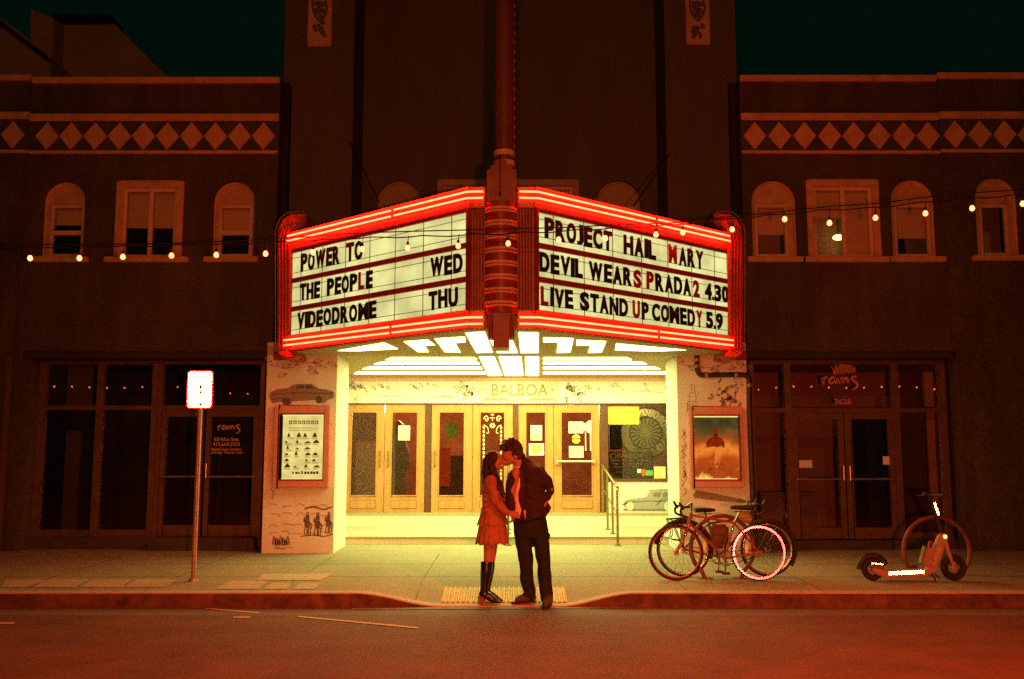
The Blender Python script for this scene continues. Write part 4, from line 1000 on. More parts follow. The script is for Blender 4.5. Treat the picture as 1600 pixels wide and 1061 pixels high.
for s_ in (-1, 1):
    for k in range(5):
        x = cxn + s_ * (rc + .02 + k * .036); ft.bar((x, NY - .018, 3.44), (x, NY - .018, 4.69), .010, 6)
ft.build('flute', 'redd', nfo)
# finial under the column
fn_ = MB(); fn_.box(X(763, NY), X(804, NY), NY - .16, NY + .2, Z(526, NY - .16), Z(489, NY - .16)); fn_.box(X(771, NY), X(796, NY), NY - .20, NY + .2, Z(543, NY - .2), Z(494, NY - .2))
for xx in (765, 769, 798, 802): fn_.bar((X(xx, NY - .16), NY - .17, Z(530, NY - .17)), (X(xx, NY - .16), NY - .17, Z(490, NY - .17)), .012, 8)
fn_.build('finial', 'redd', MQ, bevel=.008)
# collar above the column
cl = MB(); cl.box(X(760, NY), X(807, NY), NY - .06, NY + .45, Z(319, NY) - .0, Z(266, NY)); cl.box(X(766, NY), X(801, NY), NY - .12, NY - .061, Z(319, NY), Z(262, NY)); cl.box(X(774, NY), X(792, NY), NY - .17, NY - .121, Z(319, NY), Z(255, NY))
clo = cl.build('collar', 'redd', MQ, bevel=.012)
ha = MB(); ha.bar((X(781, NY), NY - .185, Z(312, NY)), (X(781, NY), NY - .185, Z(250, NY)), .007, 6); ha.ell((X(781, NY), NY - .19, Z(309, NY)), (.02, .02, .035), 8, 6); ha.build('hanging_cable', 'wire', clo)
# sheet roof of the marquee
# ------------------------------------------------------------------ vertical blade sign seen edge on
BS = thing('blade_sign', 'tall vertical theatre sign seen edge on, rising out of the marquee nose', 'sign', (X(788, NY, 200), NY + .1, Z(262, NY)))
bx_ = X(788, NY, 150); ZTB = 11
pm = MB(); pm.loft([(bx_, NY + .1, Z(262, NY), .118, .118), (bx_, NY + .1, ZTB, .118, .118)], 28); pm.build('edge_column', mat('maroon_sign_metal', (.15, .05, .028), .45, var=.3, scale=3, bump=.05), BS, smooth=.6)
bl = MB(); bl.box(bx_ - .07, bx_ + .07, NY + .2, NY + 1.9, Z(225, NY), ZTB); bl.build('sign_board', 'redd', BS, bevel=.01)
for y in (237.5, 253.5):
    b = MB(); zc = Z(y, NY); b.loft([(bx_, NY + .1, zc - .035, .12, .12), (bx_, NY + .1, zc - .032, .137, .137), (bx_, NY + .1, zc + .032, .137, .137), (bx_, NY + .1, zc + .035, .12, .12)], 28); b.build('ring', 'band', BS, smooth=.6)
ed = MB(); 
for k in range(46): ed.ell((bx_ + .128, NY + .16, Z(222, NY) + k * .125), (.014, .014, .02), 8, 6)
ed.build('unlit_bulb', mat('unlit_bulb_glass', (.4, .2, .1), .2, bump=0), BS)
eb = MB(); eb.box(bx_ + .105, bx_ + .125, NY + .12, NY + .22, Z(228, NY), ZTB); eb.build('bulb_strip', 'redd', BS)
# stays
for k, (p0, p1, Yb) in enumerate(((( 548, 222), (592, 316), YC), ((1047, 240), (990, 322), YC))):
    a = P(*p0, YT - .0); b = P(*p1, 14.2); b = Vector((P(*p1, 13.6).x, 13.6, P(*p1, 13.6).z))
    o = MB().bar(a, b, .012, 6).build('guy_wire', 'iron'); tag(o, ('thin stay cable from the tower to the left arm of the marquee', 'thin stay cable from the tower to the right arm of the marquee')[k], 'cable', 'stays of the marquee')
# conduit on the right pillar
dp = MB(); Yd = YP - .045
dp.tube(catmull([P(1089, 552, Yd), P(1089, 570, Yd), P(1091, 581, Yd), P(1098, 586, Yd), P(1130, 585.5, Yd), P(1160, 585.5, Yd), P(1168, 588, Yd), P(1170.5, 598, Yd), P(1171, 640, Yd), P(1174, 720, Yd), P(1177, 790, Yd), P(1179, 862, Yd)], 6), .040, 10)
dpo = dp.build('drainpipe', 'iron', smooth=.8); tag(dpo, 'dark drainpipe bending across the top of the right pillar and down its edge', 'pipe')
cp = MB()
for q in ((1089, 562), (1089, 572), (1170.5, 602), (1104, 586), (1150, 585.5)): cp.ell(P(*q, Yd), (.05, .05, .05), 10, 8)
cp.build('clamp', 'galv', dpo, smooth=1)
# ------------------------------------------------------------------ poster cases on the pillars
def poster_case(pxs, pys, ins, inys, label):
    x0, x1, z0, z1 = ppx(pxs[0], 700), ppx(pxs[1], 700), Z(pys[1], YP), Z(pys[0], YP)
    a0, a1, b0, b1 = ppx(ins[0], 700), ppx(ins[1], 700), Z(inys[1], YP), Z(inys[0], YP)
    root = thing('poster_case', label, 'poster case', ((x0 + x1) / 2, YP, z0), 'lit poster cases')
    f = MB(); wall_cells(f, x0, x1, z0, z1, YP - .10, YP - .0006, [(a0, a1, b0, b1)]); f.build('frame', 'pink', root, bevel=.012)
    g = MB(); t = .012
    for c in ((a0, a0 + t, b0, b1), (a1 - t, a1, b0, b1), (a0 + t, a1 - t, b1 - t, b1), (a0 + t, a1 - t, b0, b0 + t)): g.box(c[0], c[1], YP - .112, YP - .06, c[2], c[3])
    g.build('inner_rim', 'bronze', root)
    MB().box(a0 + .02, a1 - .02, YP - .055, YP - .03, b1 - .032, b1 - .014).build('case_lamp', 'caselight', root)
    MB().box(a0 + .05, a1 - .05, YP - .055, YP - .03, b0 + .012, b0 + .022).build('case_lamp', 'caselight', root)
    MB().box(a0 + t, a1 - t, YP - .098, YP - .094, b0 + t, b1 - t).build('pane', 'clear', root)
    return root, a0, a1, b0, b1
pc, a0, a1, b0, b1 = poster_case((429, 516), (634, 762), (437, 508), (647, 750), 'pink poster case with a pale programme sheet, on the pillar with the old sedan drawing')
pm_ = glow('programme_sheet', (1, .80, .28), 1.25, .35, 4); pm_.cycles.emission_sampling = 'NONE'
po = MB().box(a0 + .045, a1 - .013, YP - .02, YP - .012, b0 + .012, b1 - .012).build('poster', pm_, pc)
W_, H_ = a1 - a0, b1 - b0
pi = MB(); U = lambda u: a0 + W_ * u
V = lambda v: b1 - H_ * v
for k in range(7): pi.box(U(.2 + .095 * k), U(.2 + .095 * k + .07), YP - .024, YP - .0205, V(.155), V(.10))
pi2 = MB()
for k in range(7): pi2.box(U(.218 + .095 * k), U(.218 + .095 * k + .03), YP - .026, YP - .0242, V(.145), V(.115))
for v in (.2, .225, .25): pi.box(U(.2), U(.85 - random.uniform(0, .3)), YP - .023, YP - .0205, V(v + .006), V(v))
for r_ in range(6):
    v = .30 + .092 * r_
    for c_ in range(4):
        u = .14 + .2 * c_
        if random.random() < .15: continue
        u += random.uniform(-.03, .03); w_ = random.uniform(.05, .16); h_ = random.uniform(.025, .075)
        pi.prism([(U(u), V(v + .05)), (U(u + w_), V(v + .05)), (U(u + w_ * .8), V(v + .05 - h_ * .6)), (U(u + w_ * .5), V(v + .05 - h_)), (U(u + w_ * .2), V(v + .05 - h_ * .5))], YP - .024, YP - .0205)
        for q in range(3): pi.box(U(u), U(u + random.uniform(.08, .17)), YP - .023, YP - .0205, V(v + .062 + .010 * q), V(v + .058 + .010 * q))
for k in range(9): pi.box(U(.3 + .065 * k), U(.3 + .065 * k + random.uniform(.025, .055)), YP - .024, YP - .0205, V(.91), V(.86 + random.uniform(0, .02)))
pi.build('printing', 'inkd', po); pi2.build('letter_counter', pm_, po)
MB().box(a0 + .012, a0 + .044, YP - .06, YP - .012, b0 + .012, b1 - .012).build('case_shadow_strip', 'dark', pc)  # solid dark strip stands in for shade along this side of the case
pc, a0, a1, b0, b1 = poster_case((1077, 1160), (636, 762), (1082, 1155), (649, 750), 'pink poster case with a fiery orange film poster, on the pillar with the drainpipe')
# a generic fiery film poster: clouds of orange, a dark small figure and a title
pmat = bpy.data.materials.new('film_poster'); pmat.use_nodes = True; nt = pmat.node_tree; bs = nt.nodes['Principled BSDF']
tc = node(nt, 'ShaderNodeTexCoord'); sp = node(nt, 'ShaderNodeSeparateXYZ'); nt.links.new(tc.outputs['Generated'], sp.inputs[0])
n1 = node(nt, 'ShaderNodeTexNoise'); n1.inputs['Scale'].default_value = 3.2; n1.inputs['Detail'].default_value = 6; n1.inputs['Distortion'].default_value = .8; nt.links.new(tc.outputs['Generated'], n1.inputs['Vector'])
ad = node(nt, 'ShaderNodeMath', operation='MULTIPLY_ADD'); ad.inputs[1].default_value = .7; nt.links.new(n1.outputs['Fac'], ad.inputs[0])
nt.links.new(sp.outputs['Z'], ad.inputs[2])
cr = node(nt, 'ShaderNodeValToRGB'); el = cr.color_ramp.elements
el[0].position = .17; el[0].color = (.95, .62, .16, 1); el[1].position = .82; el[1].color = (.02, .035, .012, 1)
for p_, c_ in ((.25, (.30, .05, .008, 1)), (.36, (.42, .07, .008, 1)), (.46, (.75, .28, .04, 1)), (.54, (.36, .09, .012, 1)), (.66, (.08, .07, .02, 1))):
    e = el.new(p_); e.color = c_
dv = node(nt, 'ShaderNodeMath', operation='DIVIDE'); dv.inputs[1].default_value = 1.7; nt.links.new(ad.outputs[0], dv.inputs[0])
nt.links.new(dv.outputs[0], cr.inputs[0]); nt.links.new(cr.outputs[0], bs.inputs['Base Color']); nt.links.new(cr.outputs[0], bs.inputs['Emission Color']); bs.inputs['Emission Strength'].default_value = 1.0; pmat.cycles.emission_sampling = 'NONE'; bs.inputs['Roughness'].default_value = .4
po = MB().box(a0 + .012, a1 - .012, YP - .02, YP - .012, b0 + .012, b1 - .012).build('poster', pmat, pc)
W_, H_ = a1 - a0, b1 - b0
fg = MB(); Yq = YP - .0205
fg.prism([(U(.30), V(.50)), (U(.29), V(.42)), (U(.36), V(.36)), (U(.44), V(.335)), (U(.455), V(.30)), (U(.54), V(.30)), (U(.555), V(.335)), (U(.63), V(.36)), (U(.69), V(.43)), (U(.67), V(.51)), (U(.6), V(.47)), (U(.53), V(.50)), (U(.42), V(.48))], Yq - .003, Yq)
fg.prism([(U(.498) + .047 * math.cos(t * .524), V(.255) + .062 * math.sin(t * .524)) for t in range(12)], Yq - .003, Yq)
fg.build('figure', mat('poster_figure', (.42, .10, .02), .6, var=.7, scale=16, bump=0, col2=(.80, .36, .10)), po)
tl = MB(); put_text(tl, 'HAIL', flat(Yq), U(.32), U(.72), V(.785), V(.735), .03, .003); put_text(tl, 'MARY', flat(Yq), U(.32), U(.72), V(.855), V(.80), .03, .003)
for k in range(8): tl.box(U(.2 + .08 * k), U(.2 + .08 * k + .05), Yq - .002, Yq, V(.90), V(.893))
tl.build('lettering', mat('cream_title', (.85, .66, .38), .5, bump=0), po)

# ------------------------------------------------------------------ papers on the doors and in the ticket window
def sheetY(name, px0, px1, py0, py1, Y, m, th=.004):
    return MB().box(X(px0, Y, 690), X(px1, Y, 690), Y - th, Y, Z(py1, Y), Z(py0, Y)).build(name, m)
def lines(par, px0, px1, py0, py1, Y, n, m='print', ragged=.3):
    mb = MB()
    for k in range(n):
        y = py0 + (py1 - py0) * (k + .5) / n; xe = px1 - (px1 - px0) * random.uniform(0, ragged)
        mb.box(X(px0, Y, 690), X(xe, Y, 690), Y - .0065, Y - .0045, Z(y + .35, Y), Z(y - .35, Y))
    mb.build('printing', m, par)
Yn_ = YD + .018
for nm, px0, px1, py0, py1, m_, lab in (('paper_notice', 622, 640.5, 665, 688, 'paper', 'white sketched flyer taped inside the second oak door from the left pillar'),
        ('paper_notice', 829, 847, 664.5, 688, 'paper', 'upright white sheet above the yellow centred sheet on the fifth oak door'),
        ('paper_notice', 826.5, 850, 693, 711.5, 'paper', 'white sheet with a yellow square, behind the kissing man'),
        ('paper_notice', 888.5, 911.5, 659, 677, 'paper', 'white typed sheet at the top of the door with the panic bar'),
        ('paper_notice', 889, 911.5, 697, 715, 'paper', 'plain white sheet just over the panic bar, below the yellow sticker')):
    o = sheetY(nm, px0, px1, py0, py1, Yn_, M[m_]); tag(o, lab, 'notice', 'papers taped to the oak doors')
    if py0 == 693: 
        MB().box(X(831.5, Yn_, 690), X(845, Yn_, 690), Yn_ - .0065, Yn_ - .0045, Z(708, Yn_), Z(695, Yn_)).build('yellow_square', 'yellow', o)
        MB().box(X(837.5, Yn_, 690), X(838.6, Yn_, 690), Yn_ - .0085, Yn_ - .0067, Z(704, Yn_), Z(699, Yn_)).build('printing', 'print', o)
    else: lines(o, px0 + 2, px1 - 2, py0 + 2, py1 - 2, Yn_, 7)
gl_ = sheetY('yellow_flyer', 697, 713.5, 662.5, 685, Yn_ + .02, glow('yellow_flyer', (.45, .42, .02), .6, .5, 14)); tag(gl_, 'glowing yellow green flyer on the third oak door', 'flyer')  # plain paper, its glow is put into the material
st = MB(); cx, cz = X(900.3, Yn_, 690), Z(686, Yn_); pts = [(cx + .083 * math.cos(t * math.pi / 12), cz + .085 * math.sin(t * math.pi / 12)) for t in range(24)]
st.prism([p for p in pts if p[1] >= cz - 1e-6 + .002] , Yn_ - .004, Yn_); st.prism([p for p in pts if p[1] <= cz - .008], Yn_ - .004, Yn_)
st.box(cx - .075, cx + .075, Yn_ - .003, Yn_ - .001, cz - .01, cz + .004)
so = st.build('round_sticker', 'yellow'); tag(so, 'round yellow sticker between two white sheets on the panic bar door', 'sticker')
# ticket window: papers and the big round weighing dial
Yt = YD + .024
o = sheetY('yellow_sign', 949, 999, 634.5, 663, Yt, M['yellow']); tag(o, 'large yellow notice filling the top left corner of the ticket window', 'notice'); lines(o, 955, 992, 637, 656, Yt, 5, mat('olive_print', (.45, .40, .08), .8, bump=0), .2)
Yd2 = YD + .55
dl = thing('weighing_dial', 'round dial with numerals 70 80 90 standing in the ticket window', 'dial', (X(1008, Yd2), Yd2, ZL))
c = Vector((X(1009, Yd2, 690), Yd2, Z(676, Yd2))); rD = X(1049, Yd2, 690) - c.x
disc = MB(); disc.prism([(c.x + rD * math.cos(t * math.pi / 20), c.z + rD * math.sin(t * math.pi / 20)) for t in range(40)], Yd2, Yd2 + .05); disc.build('face', mat('dial_face', (.33, .31, .14), .6, var=.4, scale=7, bump=0), dl)
rng = MB(); rng.tube([(c.x + rD * math.cos(t * math.pi / 20), Yd2 - .01, c.z + rD * math.sin(t * math.pi / 20)) for t in range(40)], .02, 6, closed=True); rng.tube([(c.x + rD * .62 * math.cos(t * math.pi / 20), Yd2 - .004, c.z + rD * .62 * math.sin(t * math.pi / 20)) for t in range(40)], .012, 6, closed=True); rng.build('rim', 'dark', dl, smooth=1)
sw = MB()
for k in range(20):
    t0 = k * math.pi / 10; sw.prism([(c.x + rD * .15 * math.cos(t0), c.z + rD * .15 * math.sin(t0)), (c.x + rD * .58 * math.cos(t0 - .05), c.z + rD * .58 * math.sin(t0 - .05)), (c.x + rD * .58 * math.cos(t0 + .05), c.z + rD * .58 * math.sin(t0 + .05))], Yd2 - .003, Yd2 - .0005)
sw.build('spoke', 'dark', dl)
sw = MB(); nm_ = MB()
for tx, ang in (('70', 98), ('80', 66), ('90', 34), ('10', -40), ('60', 130)):
    a = R(ang - 90); ca, sa = math.cos(a), math.sin(a); pc_ = (c.x + rD * .80 * math.cos(R(ang)), c.z + rD * .80 * math.sin(R(ang)))
    fn = lambda x, z, off: (pc_[0] + x * ca - z * sa, Yd2 - .002 - off, pc_[1] + x * sa + z * ca)
    put_text(nm_, tx, fn, -.11, .11, -.085, .085, .04, .004)
nm_.build('numeral', mat('dial_numeral', (.70, .66, .40), .6, bump=0), dl)
MB().box(c.x - .05, c.x + .05, Yd2 + .052, Yd2 + .1, ZL, c.z).build('stand', 'dark', dl)
o = MB().box(X(1036, YD + .3), X(1060, YD + .3), YD + .28, YD + .29, Z(707, YD + .3), Z(683, YD + .3)).build('red_card', 'orangep'); tag(o, 'red card at the right edge of the ticket window below the dial', 'card')
o = MB().box(X(1040, YD + .32), X(1058, YD + .32), YD + .30, YD + .31, Z(682, YD + .3), Z(660, YD + .3)).build('photo_card', mat('tan_photo', (.38, .2, .08), .6, var=.6, scale=9, bump=0)); tag(o, 'tan photo card above the red card in the ticket window', 'card')
Yb = YD + .2
bd = thing('chalkboard', 'brown chalkboard lettered BALBOA inside the ticket window', 'chalkboard', (X(984, Yb), Yb, tz0))
MB().box(X(950, Yb), X(1018, Yb), Yb, Yb + .02, tz0 + .02, Z(706, Yb)).build('board', mat('brown_slate', (.10, .055, .02), .8, var=.4, scale=8, bump=0), bd)
ch = MB(); put_text(ch, 'BALBOA', flat(Yb), X(963, Yb), X(1003, Yb), Z(715, Yb), Z(708.5, Yb), -.005, .002)
for r_, y in enumerate((719, 724, 729, 733, 737, 741, 745)):
    x = 953
    while x < 1012: 
        w_ = random.uniform(2, 6); h_ = random.uniform(.6, 1.6)
        if random.random() < .72 and not (r_ > 2 and 968 < x < 990): ch.box(X(x, Yb), X(x + w_, Yb), Yb - .002, Yb - .0004, Z(y + h_, Yb), Z(y + .1, Yb))
        x += w_ + 1.6
for k in range(12): t = k * .52; ch.bar((X(956, Yb) + .06 * math.cos(t), Yb - .001, Z(713, Yb) + .05 * math.sin(t)), (X(956, Yb) + .06 * math.cos(t + .5), Yb - .001, Z(713, Yb) + .05 * math.sin(t + .5)), .008, 5)
ch.build('chalk_lettering', mat('chalk', (.55, .45, .22), .9, var=.3, scale=40, bump=0), bd)
for px0, px1, py0, py1, m_, nm, lab in ((995, 1001, 733, 739, 'paper', 'small_card', 'tiny white card low in the ticket window'), (1002, 1007, 733, 744, 'orangep', 'small_card', 'tiny red and white card low in the ticket window'), (1008, 1019, 735, 743, 'greenp', 'green_card', 'green card low in the ticket window'), (1021, 1039, 729, 751, 'yellow', 'pale_flyer', 'pale yellow flyer standing on the ticket window sill')):
    o = sheetY(nm, px0, px1, py0, py1, Yt, M[m_] if nm != 'pale_flyer' else mat('pale_yellow_paper', (.72, .68, .30), .8, bump=0)); tag(o, lab, 'card')
pl = MB().prism([(X(a, YD + .35), Z(b, YD + .35)) for a, b in ((1046, 712), (1058, 712), (1058, 748), (1055, 740))], YD + .33, YD + .34).build('leaning_paper', 'paper'); tag(pl, 'white sheet leaning behind the glass in the bottom right of the ticket window', 'paper')
tv = MB(); tv.box(X(951, YD + .5), X(968, YD + .5), YD + .45, YD + .8, Z(702, YD + .5), Z(664, YD + .5)); tvo = tv.build('till', 'dark', bevel=.02); tag(tvo, 'dark till standing under the yellow notice in the ticket window', 'till')
bx2 = MB(); bx2.box(X(968, YD + .7), X(998, YD + .7), YD + .66, YD + .9, Z(703, YD + .7), Z(688, YD + .7)); o = bx2.build('red_box', 'orangep', bevel=.01); tag(o, 'red box with a small emblem behind the ticket window chalkboard', 'box')
gp = MB(); gp.box(X(965, YD + .9), X(996, YD + .9), YD + .92, YD + .95, Z(687, YD + .9), Z(662, YD + .9)); o = gp.build('patterned_panel', mat('patterned_panel', (.24, .22, .09), .7, var=.7, scale=30, bump=0)); tag(o, 'olive patterned panel below the yellow notice in the ticket window', 'panel')

# ------------------------------------------------------------------ handrails
def handrail(px, label):
    x = X(px, 16.2, 800); z0 = walk_z(x, 16.2)
    root = thing('handrail', label, 'handrail', (x, 16.2, z0), 'entrance handrails')
    ys = (16.22, 17.0, 17.9, 18.85); zb = (walk_z(x, 16.22), ztread + .01, ztread + .02, ZL)
    tops = [z0 + .93 + (1.53 - z0 - .93) * (y - 16.22) / (18.85 - 16.22) for y in ys]
    tp = MB(); tp.tube(catmull([(x, 16.16, tops[0] - .06), (x, 16.2, tops[0] - .005)] + list(zip([x] * 4, ys, tops)) + [(x, 18.95, tops[3] + .01)], 4), .024, 10); tp.build('top_rail', 'brass', root, smooth=.8)
    mr = MB(); mr.bar((x, ys[0], tops[0] - .42), (x, ys[3], tops[3] - .42), .016, 8); mr.build('lower_rail', 'brass', root, smooth=.8)
    for y, a, b in zip(ys, zb, tops):
        p = MB(); p.bar((x, y, a - .01), (x, y, b), .021, 10); po_ = p.build('post', 'brass', root, smooth=.8)
        MB().loft([(x, y, a - .005, .055, .055), (x, y, a + .012, .055, .055), (x, y, a + .018, .03, .03)], 16).build('foot_plate', 'brass', po_, smooth=.6)
handrail(965, 'sloping brass handrail beside the ticket window steps')
handrail(794, 'brass handrail on the middle of the steps, mostly hidden behind the couple')

# ------------------------------------------------------------------ string lights
PXB = [(47, 403), (124, 403), (192, 401), (268, 399), (338, 398), (415, 396), (489, 394), (566, 389), (637, 387), (716, 384), (794, 380), (873, 374), (946, 372), (1025, 366), (1067, 363), (1144, 358), (1226, 342), (1296, 348), (1368, 340), (1446, 333), (1519, 325), (1598, 318)]
def bulbs(root, pts, wires):
    cab = MB()
    for wp in wires: cab.tube(wp, .0075, 6)
    cab.build('cable', 'wire', root, smooth=1)
    for p, hang in pts:
        b = MB(); b.loft([(p.x, p.y, p.z - .036, .004, .004), (p.x, p.y, p.z - .031, .018, .018), (p.x, p.y, p.z - .012, .030, .030), (p.x, p.y, p.z + .008, .027, .027), (p.x, p.y, p.z + .030, .014, .014)], 12)
        bo = b.build('bulb', 'bulb', root, smooth=1.2)
        s = MB(); s.loft([(p.x, p.y, p.z + .028, .016, .016), (p.x, p.y, p.z + .07, .015, .015)], 10); s.bar((p.x, p.y, p.z + .06), (p.x + .01, p.y, hang), .005, 5); s.build('socket', 'wire', bo)
YB = 11.45
def wire_y(px):  # pixel height of the carrying cable over the bulbs
    kn = [(-60, 388), (100, 384), (270, 382), (415, 378), (566, 370), (716, 366), (873, 360), (946, 355), (1067, 349), (1144, 340), (1226, 333), (1296, 326), (1368, 323), (1446, 314), (1519, 308), (1700, 296)]
    for (a, b), (c, d) in zip(kn[:-1], kn[1:]):
        if a <= px <= c: return b + (d - b) * (px - a) / (c - a)
SL = thing('string_light', 'string of warm bulbs strung across the street in front of the marquee', 'string lights', (0, YB, 4.0))
w1 = []; w2 = []
for k in range(0, 89):
    px = -60 + 20 * k; 
    if px > 1700: break
    sagm = 3.0 * math.sin(math.pi * ((px - 47) % 77) / 77)
    w1.append(P(px, wire_y(px) + sagm, YB)); w2.append(P(px, wire_y(px) - 4 + 2.5 * math.sin(px / 140), YB + .05))
bulbs(SL, [(P(a, b, YB), P(a, wire_y(a), YB).z) for a, b in PXB], [w1, w2])
SL2 = thing('string_light', 'second string of bulbs across the street, seen as dots mirrored in the shop windows', 'string lights', (0, -.9, 4.0))
pts = [(Vector((-16.1 + .575 * k, -.9, 3.95 + .05 * math.sin(k * .9) + .12 * math.sin(k * .3))), 4.15) for k in range(57)]
bulbs(SL2, pts, [[(p.x, p.y, 4.1) for p, _ in pts]])

# ------------------------------------------------------------------ parking sign
ps = on_walk(302, 908); Ys = ps.y
SG = thing('parking_sign', 'bright white reflective parking sign on a thin post at the kerb', 'street sign', ps)
zt = Z(600, Ys); xs_ = ps.x
po = MB(); po.tube([(xs_, Ys, ps.z - .02), (xs_, Ys, Z(582, Ys))], .030, 12); po.build('post', 'galv', SG, smooth=.8)
fl_ = MB(); fl_.bar((xs_ + .022, Ys - .024, ps.z), (xs_ + .022, Ys - .024, Z(637, Ys)), .010, 8); fl_.build('post_seam', 'galv', SG)
MB().loft([(xs_, Ys, ps.z - .01, .06, .06), (xs_, Ys, ps.z + .03, .05, .05)], 14).build('base_collar', 'galv', SG)
sx0_, sx1_, sz0_, sz1_ = P(295, 608, Ys).x, P(332, 608, Ys).x, Z(637, Ys), Z(581, Ys)
dirc = Vector((-sx0_ - .1, -Ys, -2.1)).normalized()
M['retro'] = retro('reflective_white_sheeting', (.98, .96, .94), Vector((.2, -.45, 1.5)) - Vector(((sx0_ + sx1_) / 2, Ys, zt)), .2)
def rrect(x0, x1, z0, z1, r, n=5):
    pts = []
    for cx, cz, a in ((x1 - r, z1 - r, 0), (x0 + r, z1 - r, 90), (x0 + r, z0 + r, 180), (x1 - r, z0 + r, 270)): pts += [(cx + r * math.cos(R(a + 90 * i / n)), cz + r * math.sin(R(a + 90 * i / n))) for i in range(n + 1)]
    return pts
mb = MB(); mb.prism(rrect(sx0_, sx1_, sz0_, sz1_, .035), Ys - .040, Ys - .036); mb.build('sign_face', 'retro', SG)
mb = MB(); mb.prism(rrect(sx0_ - .013, sx1_ + .013, sz0_ - .013, sz1_ + .013, .046), Ys - .0355, Ys - .031); mb.build('sign_halo_rim', retro('red_halo_sheeting', (.9, .05, .02), Vector((.2, -.45, 1.5)) - Vector(((sx0_ + sx1_) / 2, Ys, zt)), .35), SG)  # red rim added in place of the halo round the bright sign
tx = MB(); M['faint'] = retro('faded_reflective_print', (.30, .16, .15), Vector((.2, -.45, 1.5)) - Vector(((sx0_ + sx1_) / 2, Ys, zt)), .5)
sw_, sh_ = sx1_ - sx0_, sz1_ - sz0_
for s, u0, u1, v0, v1 in (('2', .46, .56, .78, .86), ('HOUR', .24, .80, .58, .68), ('7AM-6PM', .22, .80, .40, .49), ('PARKING', .14, .86, .24, .33)): put_text(tx, s, flat(Ys - .0405), sx0_ + sw_ * u0, sx0_ + sw_ * u1, sz0_ + sh_ * v0, sz0_ + sh_ * v1, .0, .0015)
tx.build('lettering', 'faint', SG)
bt = MB()
for v in (.58, .09): bt.ell((xs_ + .012, Ys - .045, sz0_ + sh_ * v), (.018, .012, .018), 10, 6)
bt.box(xs_ + .008, xs_ + .018, Ys - .046, Ys - .0405, sz0_ + sh_ * .38, sz0_ + sh_ * .56)
bt.build('bolt', 'redd', SG)

# ------------------------------------------------------------------ bicycles, racks
M['tyre'] = mat('black_tyre', (.025, .02, .018), .7, var=.3, scale=20, bump=.1)
M['rimred'] = mat('red_wheel_rim', (.42, .05, .03), .35, metal=.4, var=.2, scale=10, bump=0)
M['chrome'] = mat('worn_chrome', (.55, .42, .34), .25, metal=.95, var=.2, scale=20, bump=0)
M['frameA'] = mat('red_bike_paint', (.34, .07, .05), .3, var=.25, scale=9, bump=0, coat=.4)
M['frameB'] = mat('brown_bike_paint', (.12, .06, .035), .4, var=.3, scale=9, bump=0, coat=.3)
M['saddle'] = mat('black_saddle', (.022, .016, .012), .5, var=.3, scale=20, bump=.1)
M['rack'] = mat('rusted_rack_paint', (.20, .075, .04), .5, metal=.2, var=.35, scale=9, bump=.1)
M['bag'] = mat('striped_bag', (.40, .33, .12), .7, var=.6, scale=25, bump=.1, stretch=(.2, .2, 3))
def ring(c, r, y=0, n=40): return [(c[0] + r * math.cos(2 * math.pi * k / n), c[1] + y, c[2] + r * math.sin(2 * math.pi * k / n)) for k in range(n)]
def wheel(root, c, r, rimm, tw=.017, tape=None, spokes=18):
    rm = MB(); rm.tube(ring(c, r - .032), .013, 8, closed=True); o = rm.build('wheel', rimm, root, smooth=1)
    ty = MB(); ty.tube(ring(c, r - tw, 0, 48), tw, 10, closed=True); ty.build('tyre', 'tyre', o, smooth=1)
    sp = MB()
    for k in range(spokes):
        a = 2 * math.pi * k / spokes + .1; s_ = .03 if k % 2 else -.03
        sp.bar((c[0] + .03 * math.cos(a + .5), c[1] + s_, c[2] + .03 * math.sin(a + .5)), (c[0] + (r - .04) * math.cos(a), c[1], c[2] + (r - .04) * math.sin(a)), .0016, 4)
    sp.build('spoke', 'chrome', o)
    hb_ = MB(); hb_.bar((c[0], c[1] - .05, c[2]), (c[0], c[1] + .05, c[2]), .018, 10); hb_.bar((c[0], c[1] - .055, c[2]), (c[0], c[1] - .04, c[2]), .032, 12); hb_.build('hub', 'chrome', o, smooth=.6)
    if tape:
        t_ = MB(); n = 60; a_, b_ = r - .041, r - .016
        vs = [(c[0] + q * math.cos(2 * math.pi * k / n), c[1] - tw - .002, c[2] + q * math.sin(2 * math.pi * k / n)) for k in range(n) for q in (a_, b_)]
        vs += [(v[0], v[1] + .002, v[2]) for v in vs]
        fs = []
        for k in range(n):
            j = (k + 1) % n; i0, i1, j0, j1 = 2 * k, 2 * k + 1, 2 * j, 2 * j + 1; q = 2 * n
            fs += [(i0, j0, j1, i1), (i0 + q, i1 + q, j1 + q, j0 + q), (i0, i0 + q, j0 + q, j0), (i1, j1, j1 + q, i1 + q)]
        t_.add(vs, fs); t_.build('reflective_ring', tape, o)
    return o
def drop_bar(root, c, fwd, m='saddle', width=.21):
    b = MB()
    for s in (-1, 1):
        b.tube(catmull([(c[0], c[1], c[2]), (c[0], c[1] + s * width * .8, c[2]), (c[0] + fwd * .04, c[1] + s * width, c[2]), (c[0] + fwd * .10, c[1] + s * width, c[2] - .02), (c[0] + fwd * .10, c[1] + s * width, c[2] - .09), (c[0] + fwd * .02, c[1] + s * width, c[2] - .125)], 5), .014, 8)
        b.cap((c[0] + fwd * .085, c[1] + s * width, c[2] - .02), .018, (c[0] + fwd * .12, c[1] + s * width, c[2] + .045), .014, 8)
    b.build('handlebar', m, root, smooth=1)
